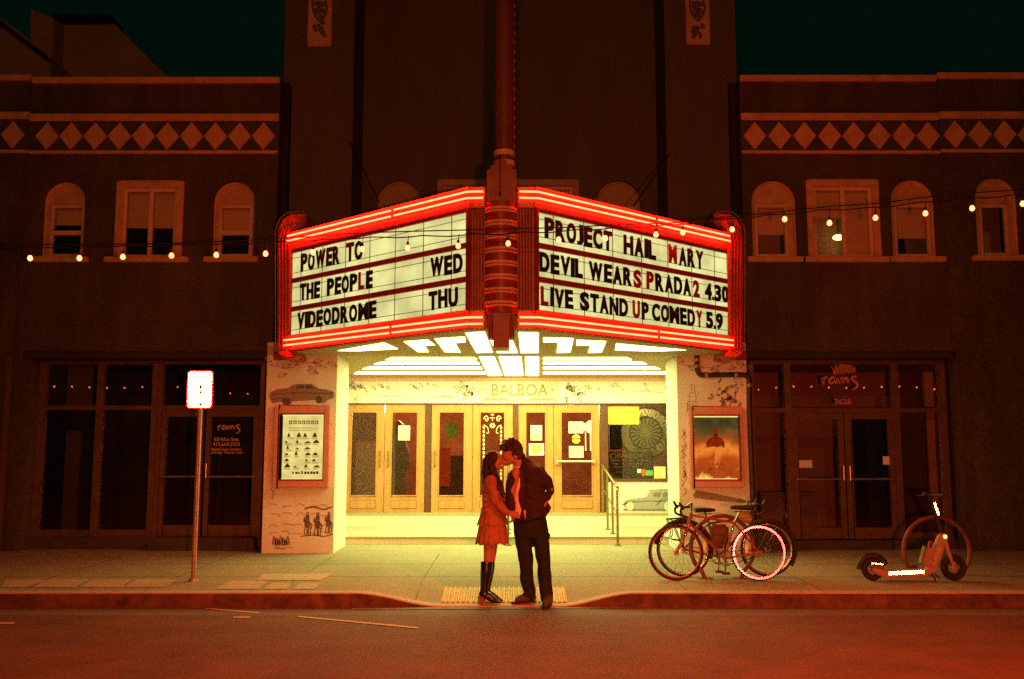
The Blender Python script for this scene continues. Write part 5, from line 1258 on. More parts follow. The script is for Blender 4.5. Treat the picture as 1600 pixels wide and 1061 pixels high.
def saddle(root, c, fwd):
    b = MB(); L = [(-.13, .075, .028), (-.09, .078, .034), (-.02, .05, .030), (.06, .028, .026), (.13, .018, .018)]
    b.tube([(c[0] + fwd * a, c[1], c[2] - .01 * abs(a) * 4) for a, _, _ in L], .01, 12)
    m = MB(); n = 14; vs = []; 
    for a, w_, h in L: vs += [(c[0] + fwd * a, c[1] + w_ * math.cos(2 * math.pi * k / n), c[2] + h * math.sin(2 * math.pi * k / n)) for k in range(n)]
    fs = [(i * n + k, i * n + (k + 1) % n, (i + 1) * n + (k + 1) % n, (i + 1) * n + k) for i in range(len(L) - 1) for k in range(n)] + [tuple(range(n)), tuple(range((len(L) - 1) * n, len(L) * n))]
    m.add(vs, fs); m.bar((c[0] - fwd * .08, c[1], c[2] - .05), (c[0] + fwd * .09, c[1], c[2] - .045), .006, 6); m.build('saddle', 'saddle', root, smooth=.9)
def bicycle(label, Y, wl, wr, rw, fwd, bb, head_top, head_bot, seat_top, saddle_p, bar_p, fm, rims, tape=None, forkm=None, zdrop=0):
    q = lambda p: P(p[0], p[1], Y)
    wl3, wr3 = q(wl), q(wr); gz = walk_z(wl3.x, Y); wl3.z = wr3.z = gz + rw
    fr_, rr_ = (wl3, wr3) if fwd < 0 else (wr3, wl3)
    bb, ht, hb_, st, sp_, bp = (q(p) for p in (bb, head_top, head_bot, seat_top, saddle_p, bar_p))
    root = thing('bicycle', label, 'bicycle', ((wl3.x + wr3.x) / 2, Y, gz), 'bicycles locked to the hoop')
    f = MB(); f.bar(ht, hb_, .021, 10); f.bar(ht + (hb_ - ht) * .15, st, .0145, 10); f.bar(ht + (hb_ - ht) * .8, bb, .0165, 10); f.bar(st, bb, .0150, 10)
    for s in (-1, 1):
        o = Vector((0, s * .05, 0)); o2 = Vector((0, s * .02, 0)); f.bar(st + o2, rr_ + o, .0085, 8); f.bar(bb + o2 * 1.5, rr_ + o, .0095, 8)
    f.bar(bb + Vector((0, -.035, 0)), bb + Vector((0, .035, 0)), .026, 10)
    f.build('frame', fm, root, smooth=.7)
    k = MB()
    for s in (-1, 1):
        o = Vector((0, s * .05, 0)); d = (hb_ - ht).normalized()
        cr_ = hb_ + Vector((0, s * .045, -.02)); k.tube(catmull([hb_, cr_, cr_ + (fr_ + o - cr_) * .6 - Vector((fwd * .012, 0, 0)), fr_ + o], 5), .0115, 8)
    k.build('fork', forkm or fm, root, smooth=1)
    wf = wheel(root, fr_, rw, rims[0]); wb = wheel(root, rr_, rw, rims[1], tape=tape)
    po_ = MB(); po_.bar(st, sp_ - Vector((0, 0, .03)), .013, 8); po_.build('seat_post', 'chrome', root)
    saddle(root, sp_, fwd)
    stm = MB(); stm.bar(ht, Vector((ht.x, ht.y, bp.z)) + (ht - hb_) * .3, .012, 8); stm.bar(Vector((ht.x, ht.y, bp.z)) + (ht - hb_) * .3, bp, .013, 8); stm.build('stem', 'chrome', root)
    drop_bar(root, bp, fwd)
    cr = MB()
    for s, a in ((-1, -1.65), (1, 1.49)):
        e = bb + Vector((.17 * math.cos(a), s * .06, .17 * math.sin(a))); cr.bar(bb + Vector((0, s * .05, 0)), e, .010, 8)
    cr.tube(ring(bb + Vector((0, -.045, 0)), .085, 0, 24), .006, 6, closed=True)
    for a in range(5): cr.bar(bb + Vector((0, -.045, 0)), bb + Vector((.083 * math.cos(a * 1.257), -.045, .083 * math.sin(a * 1.257))), .005, 5)
    co_ = cr.build('crank', 'chrome', root, smooth=.7)
    for s, a in ((-1, -1.65), (1, 1.49)):
        e = bb + Vector((.17 * math.cos(a), s * .11, .17 * math.sin(a))); pd = MB(); pd.box(e.x - .045, e.x + .045, e.y - .045, e.y + .045, e.z - .012, e.z + .012); pd.build('pedal', 'saddle', root, bevel=.004)
    cn = MB(); 
    for s in (.08, -.08): cn.bar(bb + Vector((0, -.045, s)), rr_ + Vector((0, -.045, s * .45)), .0045, 5)
    cn.build('chain', 'iron', root)
    return root, fr_, rr_, st
tapeM = retro('reflective_wheel_tape', (.9, .12, .26), Vector((.3, -.45, 1.45)) - P(1186, 865, 12.2), .2)
YA = 12.2
BA, _, _, stA = bicycle('red road bicycle facing left with a glowing reflective rear wheel', YA, (1056, 865), (1185.7, 865), .333, -1, (1132.5, 872), (1080, 802), (1075.5, 820), (1147, 817), (1158, 793), (1073, 791), 'frameA', ('rimred', 'rimred'), tape=tapeM)
bg_ = MB(); q = P(1163, 808, YA); bg_.tube([q + Vector((-.06, 0, .03)), q + Vector((-.03, 0, .02)), q + Vector((.05, 0, -.02)), q + Vector((.08, 0, -.035))], [.035, .06, .06, .04], 14); bgo = bg_.build('saddle_bag', 'bag', BA, smooth=1)
rf = MB(); rf.bar(P(1168.5, 812, YA - .03), P(1172, 814, YA - .03), .016, 8); rf.build('tail_reflector', 'orangep', BA)
YBk = 12.55
BB, frB, rrB, stB = bicycle('dark touring bicycle facing right with black mudguards and racks, behind the red one', YBk, (1068, 862), (1199, 860), .335, 1, (1122, 870), (1169, 806), (1173, 822), (1107, 818), (1101, 797), (1174, 787), 'frameB', ('chrome', 'chrome'), forkm='iron')
for c in (frB, rrB):
    mg = MB(); mg.tube([(c.x + .352 * math.cos(R(a)), c.y, c.z + .352 * math.sin(R(a))) for a in range(-20, 171, 10)] if c is rrB else [(c.x + .352 * math.cos(R(a)), c.y, c.z + .352 * math.sin(R(a))) for a in range(-35, 150, 10)], .022, 8); mg.build('mudguard', 'saddle', BB, smooth=1)
rk = MB(); a, b = P(1042, 811, YBk), P(1082, 811, YBk)
for s in (-.06, .06): rk.bar(a + Vector((0, s, 0)), b + Vector((0, s, .02)), .008, 6); rk.bar(a + Vector((.05, s, 0)), rrB + Vector((0, s, 0)), .006, 6); rk.bar(a + Vector((.16, s, 0)), rrB + Vector((0, s, 0)), .006, 6); rk.tube(catmull([a + Vector((.0, s, 0)), a + Vector((.06, s * 1.3, -.15)), a + Vector((.04, s * 1.3, -.24)), a + Vector((.2, s * 1.3, -.26))], 4), .006, 6)
for k in range(4): t = a.lerp(b, k / 3); rk.bar(t + Vector((0, -.06, .005)), t + Vector((0, .06, .005)), .006, 6)
rk.build('luggage_rack', 'iron', BB, smooth=1)
rk = MB(); a, b = P(1186, 815, YBk), P(1222, 820, YBk)
for s in (-.07, .07): rk.bar(a + Vector((0, s, 0)), b + Vector((0, s, 0)), .007, 6); rk.bar(b + Vector((-.02, s, 0)), frB + Vector((0, s, 0)), .006, 6); rk.bar(a + Vector((.1, s, 0)), frB + Vector((0, s, 0)), .006, 6)
for k in range(5): t = a.lerp(b, k / 4); rk.bar(t + Vector((0, -.07, .005)), t + Vector((0, .07, .005)), .005, 6)
rk.build('luggage_rack', 'iron', BB)
for q_ in (P(1100.5, 854, YA - .05), P(1166.5, 857, YA - .05)):
    e = MB(); e.ell(q_, (.016, .012, .05), 10, 8); e.build('wheel_reflector', retro('amber_reflector', (1, .5, .35), Vector((.3, -.45, 1.45)) - q_, .5), BB)
bs_ = MB(); q = P(1128, 838, YBk - .1); bs_.box(q.x - .12, q.x + .10, YBk - .06, YBk + .1, q.z - .16, q.z + .14); bs_.build('pannier', mat('worn_pannier', (.16, .09, .045), .8, var=.5, scale=12, bump=.2), BB, bevel=.03)
def hoop(px0, px1, Y, top, label, feet=True):
    x0, x1 = X(px0, Y, 840), X(px1, Y, 840); cx = (x0 + x1) / 2; r = (x1 - x0) / 2; gz = walk_z(cx, Y); zt = Z(top, Y); zc = zt - r
    root = thing('bike_rack', label, 'bike rack', (cx, Y, gz), 'hoop bike racks')
    h = MB()
    if feet: pts = [(cx - r * .55, Y, gz - .02), (cx - r * .68, Y, gz + .10)] + [(cx - r * math.cos(R(a)), Y, zc + r * math.sin(R(a))) for a in range(-32, 213, 12)] + [(cx + r * .68, Y, gz + .10), (cx + r * .55, Y, gz - .02)]
    else: pts = [(cx - r, Y, gz - .02)] + [(cx - r * math.cos(R(a)), Y, zc + r * math.sin(R(a))) for a in range(0, 181, 10)] + [(cx + r, Y, gz - .02)]
    h.tube(catmull(pts, 2), .026, 10); h.build('hoop', 'rack', root, smooth=1)
    for p in (pts[0], pts[-1]): MB().box(p[0] - .09, p[0] + .09, Y - .06, Y + .06, gz - .004, gz + .010).build('base_plate', 'rack', root, bevel=.004)
hoop(1079, 1177, 12.38, 806, 'rusty round hoop rack between the two bicycles')
hoop(1411, 1514, 12.75, 808, 'rusty round hoop rack behind the scooter')

# ------------------------------------------------------------------ kick scooter
Ye = 12.2
E = lambda px, py, dy=0: P(px, py, Ye + dy)
gs = walk_z(E(1440, 900).x, Ye)
SCO = thing('kick_scooter', 'rental kick scooter with glowing reflective strips parked before the arched hoop', 'scooter', (E(1430, 905).x, Ye, gs))
M['scob'] = mat('scooter_paint', (.46, .26, .20), .4, var=.12, scale=6, bump=.03)
M['scod'] = mat('scooter_black', (.02, .018, .015), .55, var=.3, scale=15, bump=.1)
tp2 = retro('reflective_deck_tape', (1, .93, .88), Vector((.3, -.45, 1.45)) - E(1420, 870), .22)
for (px, py, r, nm) in ((1490, 888, .155, 'wheel'), (1363.5, 890, .135, 'wheel')):
    c = E(px, py); c.z = gs + r
    o = MB(); o.tube(ring(c, r * .55, 0, 30), r * .12, 8, closed=True); wo = o.build(nm, 'scod', SCO, smooth=1)
    t_ = MB(); t_.tube(ring(c, r - .032, 0, 40), .032, 12, closed=True); t_.build('tyre', 'tyre', wo, smooth=1)
    h = MB(); h.bar(c + Vector((0, -.045, 0)), c + Vector((0, .045, 0)), .03, 12)
    for a in range(5): h.bar(c, c + Vector((r * .6 * math.cos(a * 1.257), 0, r * .6 * math.sin(a * 1.257))), .012, 6)
    h.build('hub', 'galv', wo, smooth=.6)
hf = MB(); c = E(1490, 888, -.055); hf.ell((c.x, c.y, gs + .155), (.03, .012, .035), 10, 6); hf.build('axle_cap', 'scob', SCO)
dk = MB(); dk.prism([(E(a, b).x, E(a, b).z) for a, b in ((1357, 889), (1364, 886), (1380, 891), (1442, 889), (1448, 890), (1447, 899), (1436, 901), (1382, 903), (1366, 896))], Ye - .075, Ye + .075); dk.build('deck', 'scob', SCO, bevel=.012)
tp = MB(); tp.prism([(E(a, b).x, E(a, b).z) for a, b in ((1385, 892), (1440, 889.5), (1440, 895), (1385, 898))], Ye - .0795, Ye - .0755); tp.build('reflective_strip', tp2, SCO)
bs2 = MB(); bs2.prism([(E(a, b).x, E(a, b).z) for a, b in ((1446, 890), (1461, 850), (1466, 837), (1470, 834), (1476, 833), (1479, 838), (1477, 848), (1462, 889), (1456, 897), (1447, 897))], Ye - .055, Ye + .055); sb = bs2.build('stem_body', 'scob', SCO, bevel=.018)
lt = MB(); a, b = E(1457, 884, -.056), E(1472, 850, -.056); d = (b - a); L = d.length; d /= L; nrm = Vector((-d.z, 0, d.x))
put_text(lt, 'Lime', lambda x, z, off: tuple(a + d * x + nrm * z + Vector((0, -off, 0))), .02, L * .82, -.02, .055, .01, .003); lt.build('lettering', mat('pale_decal', (.75, .55, .48), .5, bump=0), sb)
bt = MB(); bt.prism([(E(a, b).x, E(a, b).z) for a, b in ((1439, 881), (1446, 855), (1459, 857), (1449, 885))], Ye - .05, Ye + .05); bt.build('battery_box', 'scob', SCO, bevel=.012)
bt = MB(); bt.prism([(E(a, b).x, E(a, b).z) for a, b in ((1436.5, 880), (1443.5, 853), (1445.5, 853.5), (1438.5, 881))], Ye - .045, Ye + .045); bt.build('box_edge', 'brass', SCO)
lk = MB(); lk.tube(catmull([E(1451, 856), E(1452, 848), E(1456, 847), E(1457, 854)], 4), .015, 8); lk.build('lock', 'redd', SCO)
fk = MB()
for s in (-.05, .05): fk.tube([E(1477, 842, s * .7), E(1481, 860, s), E(1488, 880, s)], [.024, .026, .022], 10)
fk.build('fork', 'scob', SCO, smooth=.8)
up = MB(); up.tube([E(1474, 838), E(1465, 806), E(1452, 776)], .021, 12); up.build('stem', 'scod', SCO, smooth=.8)
ts = MB(); ts.tube([E(1465.5, 805, -.0), E(1459, 786, -.0)], .0235, 12); ts.build('reflective_strip', retro('reflective_stem_tape', (1, .9, .85), Vector((.3, -.45, 1.45)) - E(1462, 796), .25), SCO, smooth=.8)
hd = MB(); hc = E(1450, 773)
hd.tube([hc + Vector((.06, -.26, .0)), hc + Vector((.05, -.12, .0)), hc + Vector((0, 0, .0)), hc + Vector((.05, .12, .0)), hc + Vector((.06, .26, .0))], .016, 10)
hd.cap(hc + Vector((-.03, 0, .01)), .028, hc + Vector((.06, 0, .0)), .022); hd.build('handlebar', 'scod', SCO, smooth=1)
gr = MB(); 
for s in (-1, 1): gr.cap(hc + Vector((.055, s * .15, 0)), .02, hc + Vector((.062, s * .28, 0)), .02); gr.bar(hc + Vector((.0, s * .12, -.01)), hc + Vector((-.05, s * .2, -.02)), .007, 6)
gr.build('grip', 'scod', SCO, smooth=1)
hl = MB(); hl.ell(E(1477, 838.5, -.058), (.022, .012, .022), 12, 8); hl.build('side_light', emat('amber_side_light', (1, .42, .06), 6), SCO)
fe = MB(); c = E(1363.5, 890); c.z = gs + .135
fe.tube([(c.x + .16 * math.cos(R(a)), c.y, c.z + .16 * math.sin(R(a))) for a in range(20, 190, 10)], .038, 10); feo = fe.build('mudguard', 'scod', SCO, smooth=1)
lb_ = MB(); lb_.prism([(E(a, b).x, E(a, b).z) for a, b in ((1359.5, 889), (1359, 880), (1377.5, 882), (1377.5, 890))], Ye - .062, Ye - .055); lo = lb_.build('side_plate', 'redd', feo, bevel=.004)
lt = MB(); put_text(lt, 'LIME', lambda x, z, off: (x, Ye - .0625 - off, z), E(1361, 888).x, E(1376, 888).x, E(1361, 888.5).z, E(1361, 884.5).z, .01, .003); lt.build('lettering', 'galv', feo)
lt = MB(); lt.prism([(E(a, b).x, E(a, b).z) for a, b in ((1359.5, 880.2), (1359.8, 878.4), (1377, 880.2), (1377.3, 882))], Ye - .066, Ye - .0555); lt.build('reflective_strip', tp2, feo)
ks = MB(); ks.bar(E(1456, 896, -.03), E(1462, 907, -.09), .009, 6); ks.bar(E(1460, 894, -.02), E(1468, 905, -.06), .007, 6); ks.build('kickstand', 'scod', SCO)
# ------------------------------------------------------------------ the couple
M['skin'] = mat('skin', (.46, .20, .115), .5, var=.06, scale=9, bump=.03)
M['hairw'] = mat('dark_hair', (.030, .016, .010), .42, var=.5, scale=14, bump=.6, bscale=60, stretch=(6, 6, .7))
M['hairm'] = mat('brown_hair', (.060, .028, .014), .45, var=.5, scale=14, bump=.6, bscale=50, stretch=(4, 4, 1.5))
M['jacket'] = mat('dark_wool_jacket', (.046, .023, .016), .85, var=.35, scale=18, bump=.5, bscale=240)
M['shirt'] = mat('pale_shirt', (.86, .56, .52), .75, var=.1, scale=14, bump=.15)
M['trouser'] = mat('black_trousers', (.013, .015, .010), .8, var=.3, scale=12, bump=.3, bscale=120)
M['suede'] = mat('brown_suede', (.10, .055, .030), .8, var=.25, scale=20, bump=.2)
M['sole'] = mat('dark_sole', (.04, .02, .015), .7, bump=.05)
M['dress'] = mat('rust_dress', (.42, .15, .07), .8, var=.25, scale=12, bump=.35, bscale=110)
M['boot'] = mat('glossy_black_leather', (.010, .011, .009), .3, var=.3, scale=10, bump=.03, spec=.5, coat=.15)
M['heel'] = mat('stacked_heel', (.24, .08, .04), .5, var=.3, scale=30, bump=.1)
M['lash'] = mat('dark_brow', (.03, .015, .01), .7, bump=0)
M['lip'] = mat('lips', (.50, .12, .09), .4, bump=0)
YM = 11.42
SCL = FPX / YM
def Q(px, py, dy=0.0): return P(px, py, YM + dy)
TMP = bpy.data.scenes.new('workbench')
def fuse(mb, name, m, parent, voxel=.006, smooth=8, disp=None, shrink=None):
    """one continuous surface grown over the overlapping bodies in mb"""
    me = bpy.data.meshes.new('tmp'); me.from_pydata([tuple(v) for v in mb.v], [], mb.f)
    bm = bmesh.new(); bm.from_mesh(me); bmesh.ops.remove_doubles(bm, verts=bm.verts, dist=1e-6); bmesh.ops.recalc_face_normals(bm, faces=bm.faces); bm.to_mesh(me); bm.free()
    o = bpy.data.objects.new('tmp', me); TMP.collection.objects.link(o)
    r = o.modifiers.new('r', 'REMESH'); r.mode = 'VOXEL'; r.voxel_size = voxel
    if smooth: s = o.modifiers.new('s', 'SMOOTH'); s.factor = .5; s.iterations = smooth
    with bpy.context.temp_override(scene=TMP, view_layer=TMP.view_layers[0]):
        dg = bpy.context.evaluated_depsgraph_get(); dg.update()
        e = bpy.data.meshes.new_from_object(o.evaluated_get(dg)); bpy.data.objects.remove(o); bpy.data.meshes.remove(me)
    off = parent.location.copy(); q = parent.parent
    while q is not None: off += q.location; q = q.parent
    import mathutils.noise as mn
    nrm = [Vector(n.vector) for n in e.vertex_normals]
    for v, n in zip(e.vertices, nrm):
        c = v.co.copy()
        if disp:
            amp, sc = disp; v.co = c + n * amp * mn.noise(Vector((c.x * sc[0], c.y * sc[1], c.z * sc[2])))
        v.co = v.co - off
    for p in e.polygons: p.use_smooth = True
    e.name = name; e.materials.clear(); e.materials.append(M[m] if isinstance(m, str) else m)
    ob = bpy.data.objects.new(name, e); COL.objects.link(ob); ob.parent = parent
    return ob
def hand(mb, wrist, fdir, back, s=1.0, curl=.5, thumb=1):
    """palm, four bent fingers of different length and a thumb; fdir runs from wrist to knuckles, back is the back of the hand"""
    f = Vector(fdir).normalized(); b = Vector(back); b = (b - f * b.dot(f)).normalized(); sd = f.cross(b) * thumb
    w = Vector(wrist)
    for k, (o, L) in enumerate(((.030, .92), (.011, 1.0), (-.009, .93), (-.028, .74))):
        base = w + f * .085 * s + sd * o * s; mb.cap(w + f * .012 * s + sd * o * .55 * s, .017 * s, base, .0125 * s)
        p = base; a = .25 * curl
        for j, (ll, r0, r1) in enumerate(((.044, .0105, .0095), (.027, .0095, .0088), (.022, .0088, .0075))):
            d = f * math.cos(a) - b * math.sin(a); q = p + d * ll * L * s; mb.cap(p, r0 * s, q, r1 * s); p = q; a += .9 * curl
    t0 = w + f * .028 * s + sd * .028 * s; t1 = t0 + (f * .55 + sd * .75 - b * .3).normalized() * .036 * s; t2 = t1 + (f * .85 + sd * .2 - b * .5).normalized() * .030 * s
    mb.chain([(t0, .015 * s), (t1, .0115 * s), (t2, .0095 * s)])
# ---- man
fm_ = Q(838, 945); fm_.z = .0
MAN = thing('person', 'tall man in a dark jacket and black trousers bending to kiss a woman', 'person', (Q(838, 940).x, YM, 0.0), 'kissing couple')
gm1, gm2 = walk_z(Q(825, 940).x, YM), max(0, 0)
mb = MB()
# head: tilted down and turned to the left
mb.ell(Q(800.5, 705), (.093, .076, .108), rot=Matrix.Rotation(R(-20), 3, 'Y'))
mb.ell(Q(792.6, 711.5), (.066, .064, .075), rot=Matrix.Rotation(R(-25), 3, 'Y'))
mb.chain([(Q(799, 717), .062), (Q(793, 722.5), .040), (Q(790.2, 724.8), .026)])
mb.cap(Q(785.2, 709.5), .011, Q(782.6, 714.4), .014); mb.cap(Q(783.8, 714.8, -.012), .010, Q(783.8, 714.8, .012), .010)
mb.cap(Q(785.6, 718.8, -.016), .013, Q(785.6, 718.8, .016), .013)
mb.cap(Q(789, 705.5, -.03), .016, Q(789, 705.5, .03), .016)
mb.ell(Q(789.5, 708.5, -.030), (.017, .016, .014)); mb.ell(Q(789.5, 708.5, .030), (.017, .016, .014))
mb.ell(Q(805.5, 713, -.076), (.022, .013, .034), rot=Matrix.Rotation(R(-20), 3, 'Y')); mb.ell(Q(805.5, 713, .076), (.022, .013, .034))
mb.chain([(Q(805, 716), .062), (Q(812, 727), .060), (Q(818, 738), .070)])
mb.loft([(Q(828, 806).x, YM, Q(828, 806).z, .15, .10), (Q(824, 780).x, YM, Q(824, 780).z, .15, .10), (Q(823, 755).x, YM, Q(823, 755).z, .165, .11), (Q(823, 738).x, YM, Q(823, 738).z, .15, .09), (Q(818, 730).x, YM, Q(818, 730).z, .07, .06)])
armF = [(Q(806, 738, -.16), .050), (Q(800, 768, -.17), .042), (Q(800.5, 792, -.17), .030), (Q(801, 796, -.17), .027)]
armB = [(Q(845, 739, .08), .055), (Q(860, 766, .05), .042), (Q(849, 789, -.05), .032)]
mb.chain(armF); mb.chain(armB)
hand(mb, Q(801.2, 796, -.17), (.06, -.1, -1), (.85, -.5, .1), .95, .75, 1)
hand(mb, Q(848, 789.5, -.05), (-.75, -.3, -.55), (.2, -.9, .2), .95, .5, 1)
legL = [(Q(817, 824), .098), (Q(824, 880, -.02), .058), (Q(827, 905, .01), .052), (Q(830, 935, .02), .04)]
legR = [(Q(841, 824), .098), (Q(849, 882, -.03), .060), (Q(852, 908), .052), (Q(857, 938, -.08), .04)]
mb.loft([(Q(829, 832).x, YM, Q(829, 832).z, .17, .11), (Q(828, 806).x, YM, Q(828, 806).z, .165, .105)])
mb.chain(legL); mb.chain(legR)
fuse(mb, 'body', 'skin', MAN, .0055, 6)
# hair
mb = MB()
mb.ell(Q(799.5, 699.5), (.103, .086, .083), rot=Matrix.Rotation(R(-18), 3, 'Y')); mb.ell(Q(808.5, 704.5), (.068, .083, .080))
mb.cap(Q(791, 695.5, -.02), .050, Q(785, 699.5, -.02), .034); mb.cap(Q(791, 695.5, .03), .048, Q(786.5, 699, .03), .034)
mb.cap(Q(806, 707, -.055), .036, Q(810.5, 713.5, -.05), .030); mb.cap(Q(808, 708, -.05), .036, Q(815.5, 713, -.03), .026); mb.cap(Q(810, 708, .0), .06, Q(815, 714.5, 0), .045)
mb.cap(Q(801, 707, -.068), .020, Q(802.5, 712, -.070), .012)
for k in range(16): 
    a = R(20 + k * 10.5); p = Q(800, 699, random.uniform(-.05, .05)) + Vector((.1 * math.cos(a), 0, .088 * math.sin(a))); mb.cap(p, .024, p + Vector((.02 * math.cos(a) - .006, random.uniform(-.02, .02), .016 * math.sin(a))), .010)
fuse(mb, 'hair', 'hairm', MAN, .007, 4, (.016, (28, 28, 14)))
fc = MB(); fc.tube([Q(786.3, 705.6, -.052), Q(789.5, 704.4, -.062), Q(793, 705.2, -.066)], [.003, .0055, .003], 6); fc.tube([Q(787.4, 709.3, -.046), Q(789.6, 710.2, -.0505), Q(792, 709.4, -.055)], .0026, 6)
fc.build('brow_and_lashes', 'lash', MAN, smooth=1)
# trousers
mb = MB()
mb.loft([(Q(829, 840).x, YM, Q(829, 840).z, .185, .125), (Q(829, 826).x, YM, Q(829, 826).z, .196, .135), (Q(828, 812).x, YM, Q(828, 812).z, .188, .125), (Q(828, 800).x, YM, Q(828, 800).z, .17, .115)])
mb.chain([(Q(816.5, 828), .110), (Q(818.5, 850, -.01), .098), (Q(822.6, 878, -.02), .078), (Q(822.8, 900, 0), .080), (Q(826.8, 922, .015), .074), (Q(828.5, 933, .02), .070)])
mb.chain([(Q(841.5, 828), .110), (Q(846.3, 852, -.01), .092), (Q(849.6, 880, -.03), .078), (Q(850.8, 902), .080), (Q(853.8, 924, -.05), .074), (Q(855, 935, -.07), .070)])
mb.cap(Q(857.5, 836, -.02), .018, Q(858, 839, -.02), .016)
for y, s in ((874, 1), (888, -1), (905, 1), (918, -1), (928, 1)):
    mb.cap(Q(815 + (y - 874) * .08, y, -.06), .018, Q(829, y + 4 * s, -.07), .014); mb.cap(Q(844 + (y - 874) * .12, y + 2, -.07), .018, Q(857, y - 4 * s, -.08), .014)
fuse(mb, 'trousers', 'trouser', MAN, .008, 5, (.012, (11, 11, 8)))
# shirt
mb = MB()
mb.loft([(Q(812, 809).x, YM - .03, Q(812, 809).z, .105, .13), (Q(811, 785).x, YM - .03, Q(811, 785).z, .105, .135), (Q(810, 760).x, YM - .03, Q(810, 760).z, .10, .14), (Q(810, 742).x, YM - .03, Q(810, 742).z, .095, .12), (Q(811, 734).x, YM - .02, Q(811, 734).z, .075, .085), (Q(810.5, 729).x, YM - .01, Q(810.5, 729).z, .062, .068)])
fuse(mb, 'shirt', 'shirt', MAN, .007, 4, (.008, (14, 14, 5)))
# jacket: a body open down the front, collar, two sleeves
mb = MB()
back = [(Q(834, 811).x, YM + .0, Q(836, 808).z, .145, .165), (Q(834, 798).x, YM, Q(835, 798).z, .150, .17), (Q(832, 780).x, YM, Q(833, 780).z, .138, .17), (Q(831, 758).x, YM, Q(832, 758).z, .145, .18), (Q(831, 742).x, YM, Q(831, 742).z, .150, .175), (Q(829, 731).x, YM, Q(829, 731).z, .125, .14), (Q(824, 724).x, YM, Q(824, 724).z, .075, .085)]
mb.loft(back, 24)
mb.cap(Q(852, 788, .0), .04, Q(858.5, 793.5, .0), .016); mb.cap(Q(846, 800, -.05), .07, Q(852, 796, .02), .05)
mb.chain([(Q(842, 737, .06), .080), (Q(852.5, 752, .08), .066), (Q(860.5, 767, .05), .046), (Q(854, 777, .0), .046), (Q(846, 785, -.07), .046)])
mb.chain([(Q(840, 738, -.10), .07), (Q(846, 752, -.08), .06)])
for y in (750, 762, 775): mb.cap(Q(826, y, -.17), .02, Q(842, y + 6, -.15), .016)
mb.cap(Q(813.5, 735, -.11), .034, Q(814.5, 760, -.15), .030); mb.cap(Q(814.5, 760, -.15), .030, Q(815.5, 808, -.14), .030)
mb.chain([(Q(817.5, 724, .0), .050), (Q(815.5, 732, -.085), .030)])
mb.cap(Q(820, 721.5, .0), .055, Q(826, 727, .0), .07)
jk = fuse(mb, 'jacket', 'jacket', MAN, .008, 4, (.016, (10, 10, 9)))
mb = MB()
mb.loft([(Q(797.5, 805).x, YM - .01, Q(797, 805).z, .045, .15), (Q(797.5, 780).x, YM - .01, Q(797, 780).z, .05, .165), (Q(798, 752).x, YM - .01, Q(798, 752).z, .058, .165), (Q(802, 738).x, YM, Q(803, 738).z, .06, .14), (Q(808, 732).x, YM + .02, Q(808, 732).z, .04, .08)])
mb.chain([(Q(803.5, 740, -.13), .058), (Q(799.5, 752, -.155), .058), (Q(797.8, 768, -.165), .052), (Q(798.2, 782, -.17), .048), (Q(799, 794, -.17), .042)])
fuse(mb, 'jacket_front', 'jacket', MAN, .008, 4, (.014, (11, 11, 9)))
hm = MB(); hm.tube(catmull([Q(817, 812.5, -.155), Q(828, 811, -.172), Q(842, 806, -.172), Q(853, 800, -.11)], 5), .011, 6); hm.build('hem', 'jacket', jk, smooth=1)
# boots
def shoe(mbu, mbs, heel, toe, yaw_w, top, gz):
    h, t = Vector(heel), Vector(toe); d = (t - h).normalized(); 
    mbu.chain([((h.x, h.y, gz + .055), .046), (tuple(h.lerp(t, .35).xy) + (gz + .065,), .050), (tuple(h.lerp(t, .7).xy) + (gz + .048,), .044), (t.x - d.x * .03, t.y - d.y * .03, gz + .040) and ((t.x - d.x * .03, t.y - d.y * .03, gz + .040), .034)])
    mbu.chain([((h.x + d.x * .03, h.y + d.y * .03, gz + .07), .052), (top, .058)])
    n = Vector((-d.y, d.x, 0))
    pts = []
    for a, w_ in ((-.045, .0), (-.04, .034), (.04, .038), (.13, .046), (.2, .046), (.245, .032), (.262, .0)): pts.append((a, w_))
    ring_ = [h + d * a + n * w_ for a, w_ in pts] + [h + d * a - n * w_ for a, w_ in pts[-2:0:-1]]
    mbs.hexa([(p.x, p.y, gz) for p in ring_], [(p.x, p.y, gz + .024) for p in ring_])
mu, ms = MB(), MB()
gA = walk_z(Q(820, 940).x, YM) ; 
shoe(mu, ms, Q(832, 940, .02), Q(805, 944, -.06), 1, Q(829.5, 932, .02), gA)
q1 = Q(857, 942, -.10); 
shoe(mu, ms, Q(858, 942, -.08), Q(851.5, 950, -.30), 1, Q(856, 934, -.08), .0)
fuse(mu, 'boots', 'suede', MAN, .006, 5); ms.build('soles', 'sole', MAN, bevel=.004)
# ---- woman
WOM = thing('person', 'long haired woman in a rust dress and tall black boots kissing a man', 'person', (Q(762, 940).x, YM, 0), 'kissing couple')
gw = walk_z(Q(762, 940).x, YM)
mb = MB()
mb.ell(Q(771.5, 718.5), (.080, .068, .098), rot=Matrix.Rotation(R(22), 3, 'Y'))
mb.ell(Q(777.8, 721.5), (.054, .056, .068), rot=Matrix.Rotation(R(22), 3, 'Y'))
mb.chain([(Q(775, 727), .050), (Q(780.5, 730), .034), (Q(782.8, 731), .022)])
mb.cap(Q(783.4, 716), .009, Q(786.2, 718.6), .012)
mb.cap(Q(785.0, 722.6, -.014), .012, Q(785.0, 722.6, .014), .012)
mb.ell(Q(780.3, 717.8, -.026), (.014, .014, .012)); mb.ell(Q(780.3, 717.8, .026), (.014, .014, .012))
mb.chain([(Q(771, 728), .046), (Q(769.5, 738), .044), (Q(768, 748), .055)])
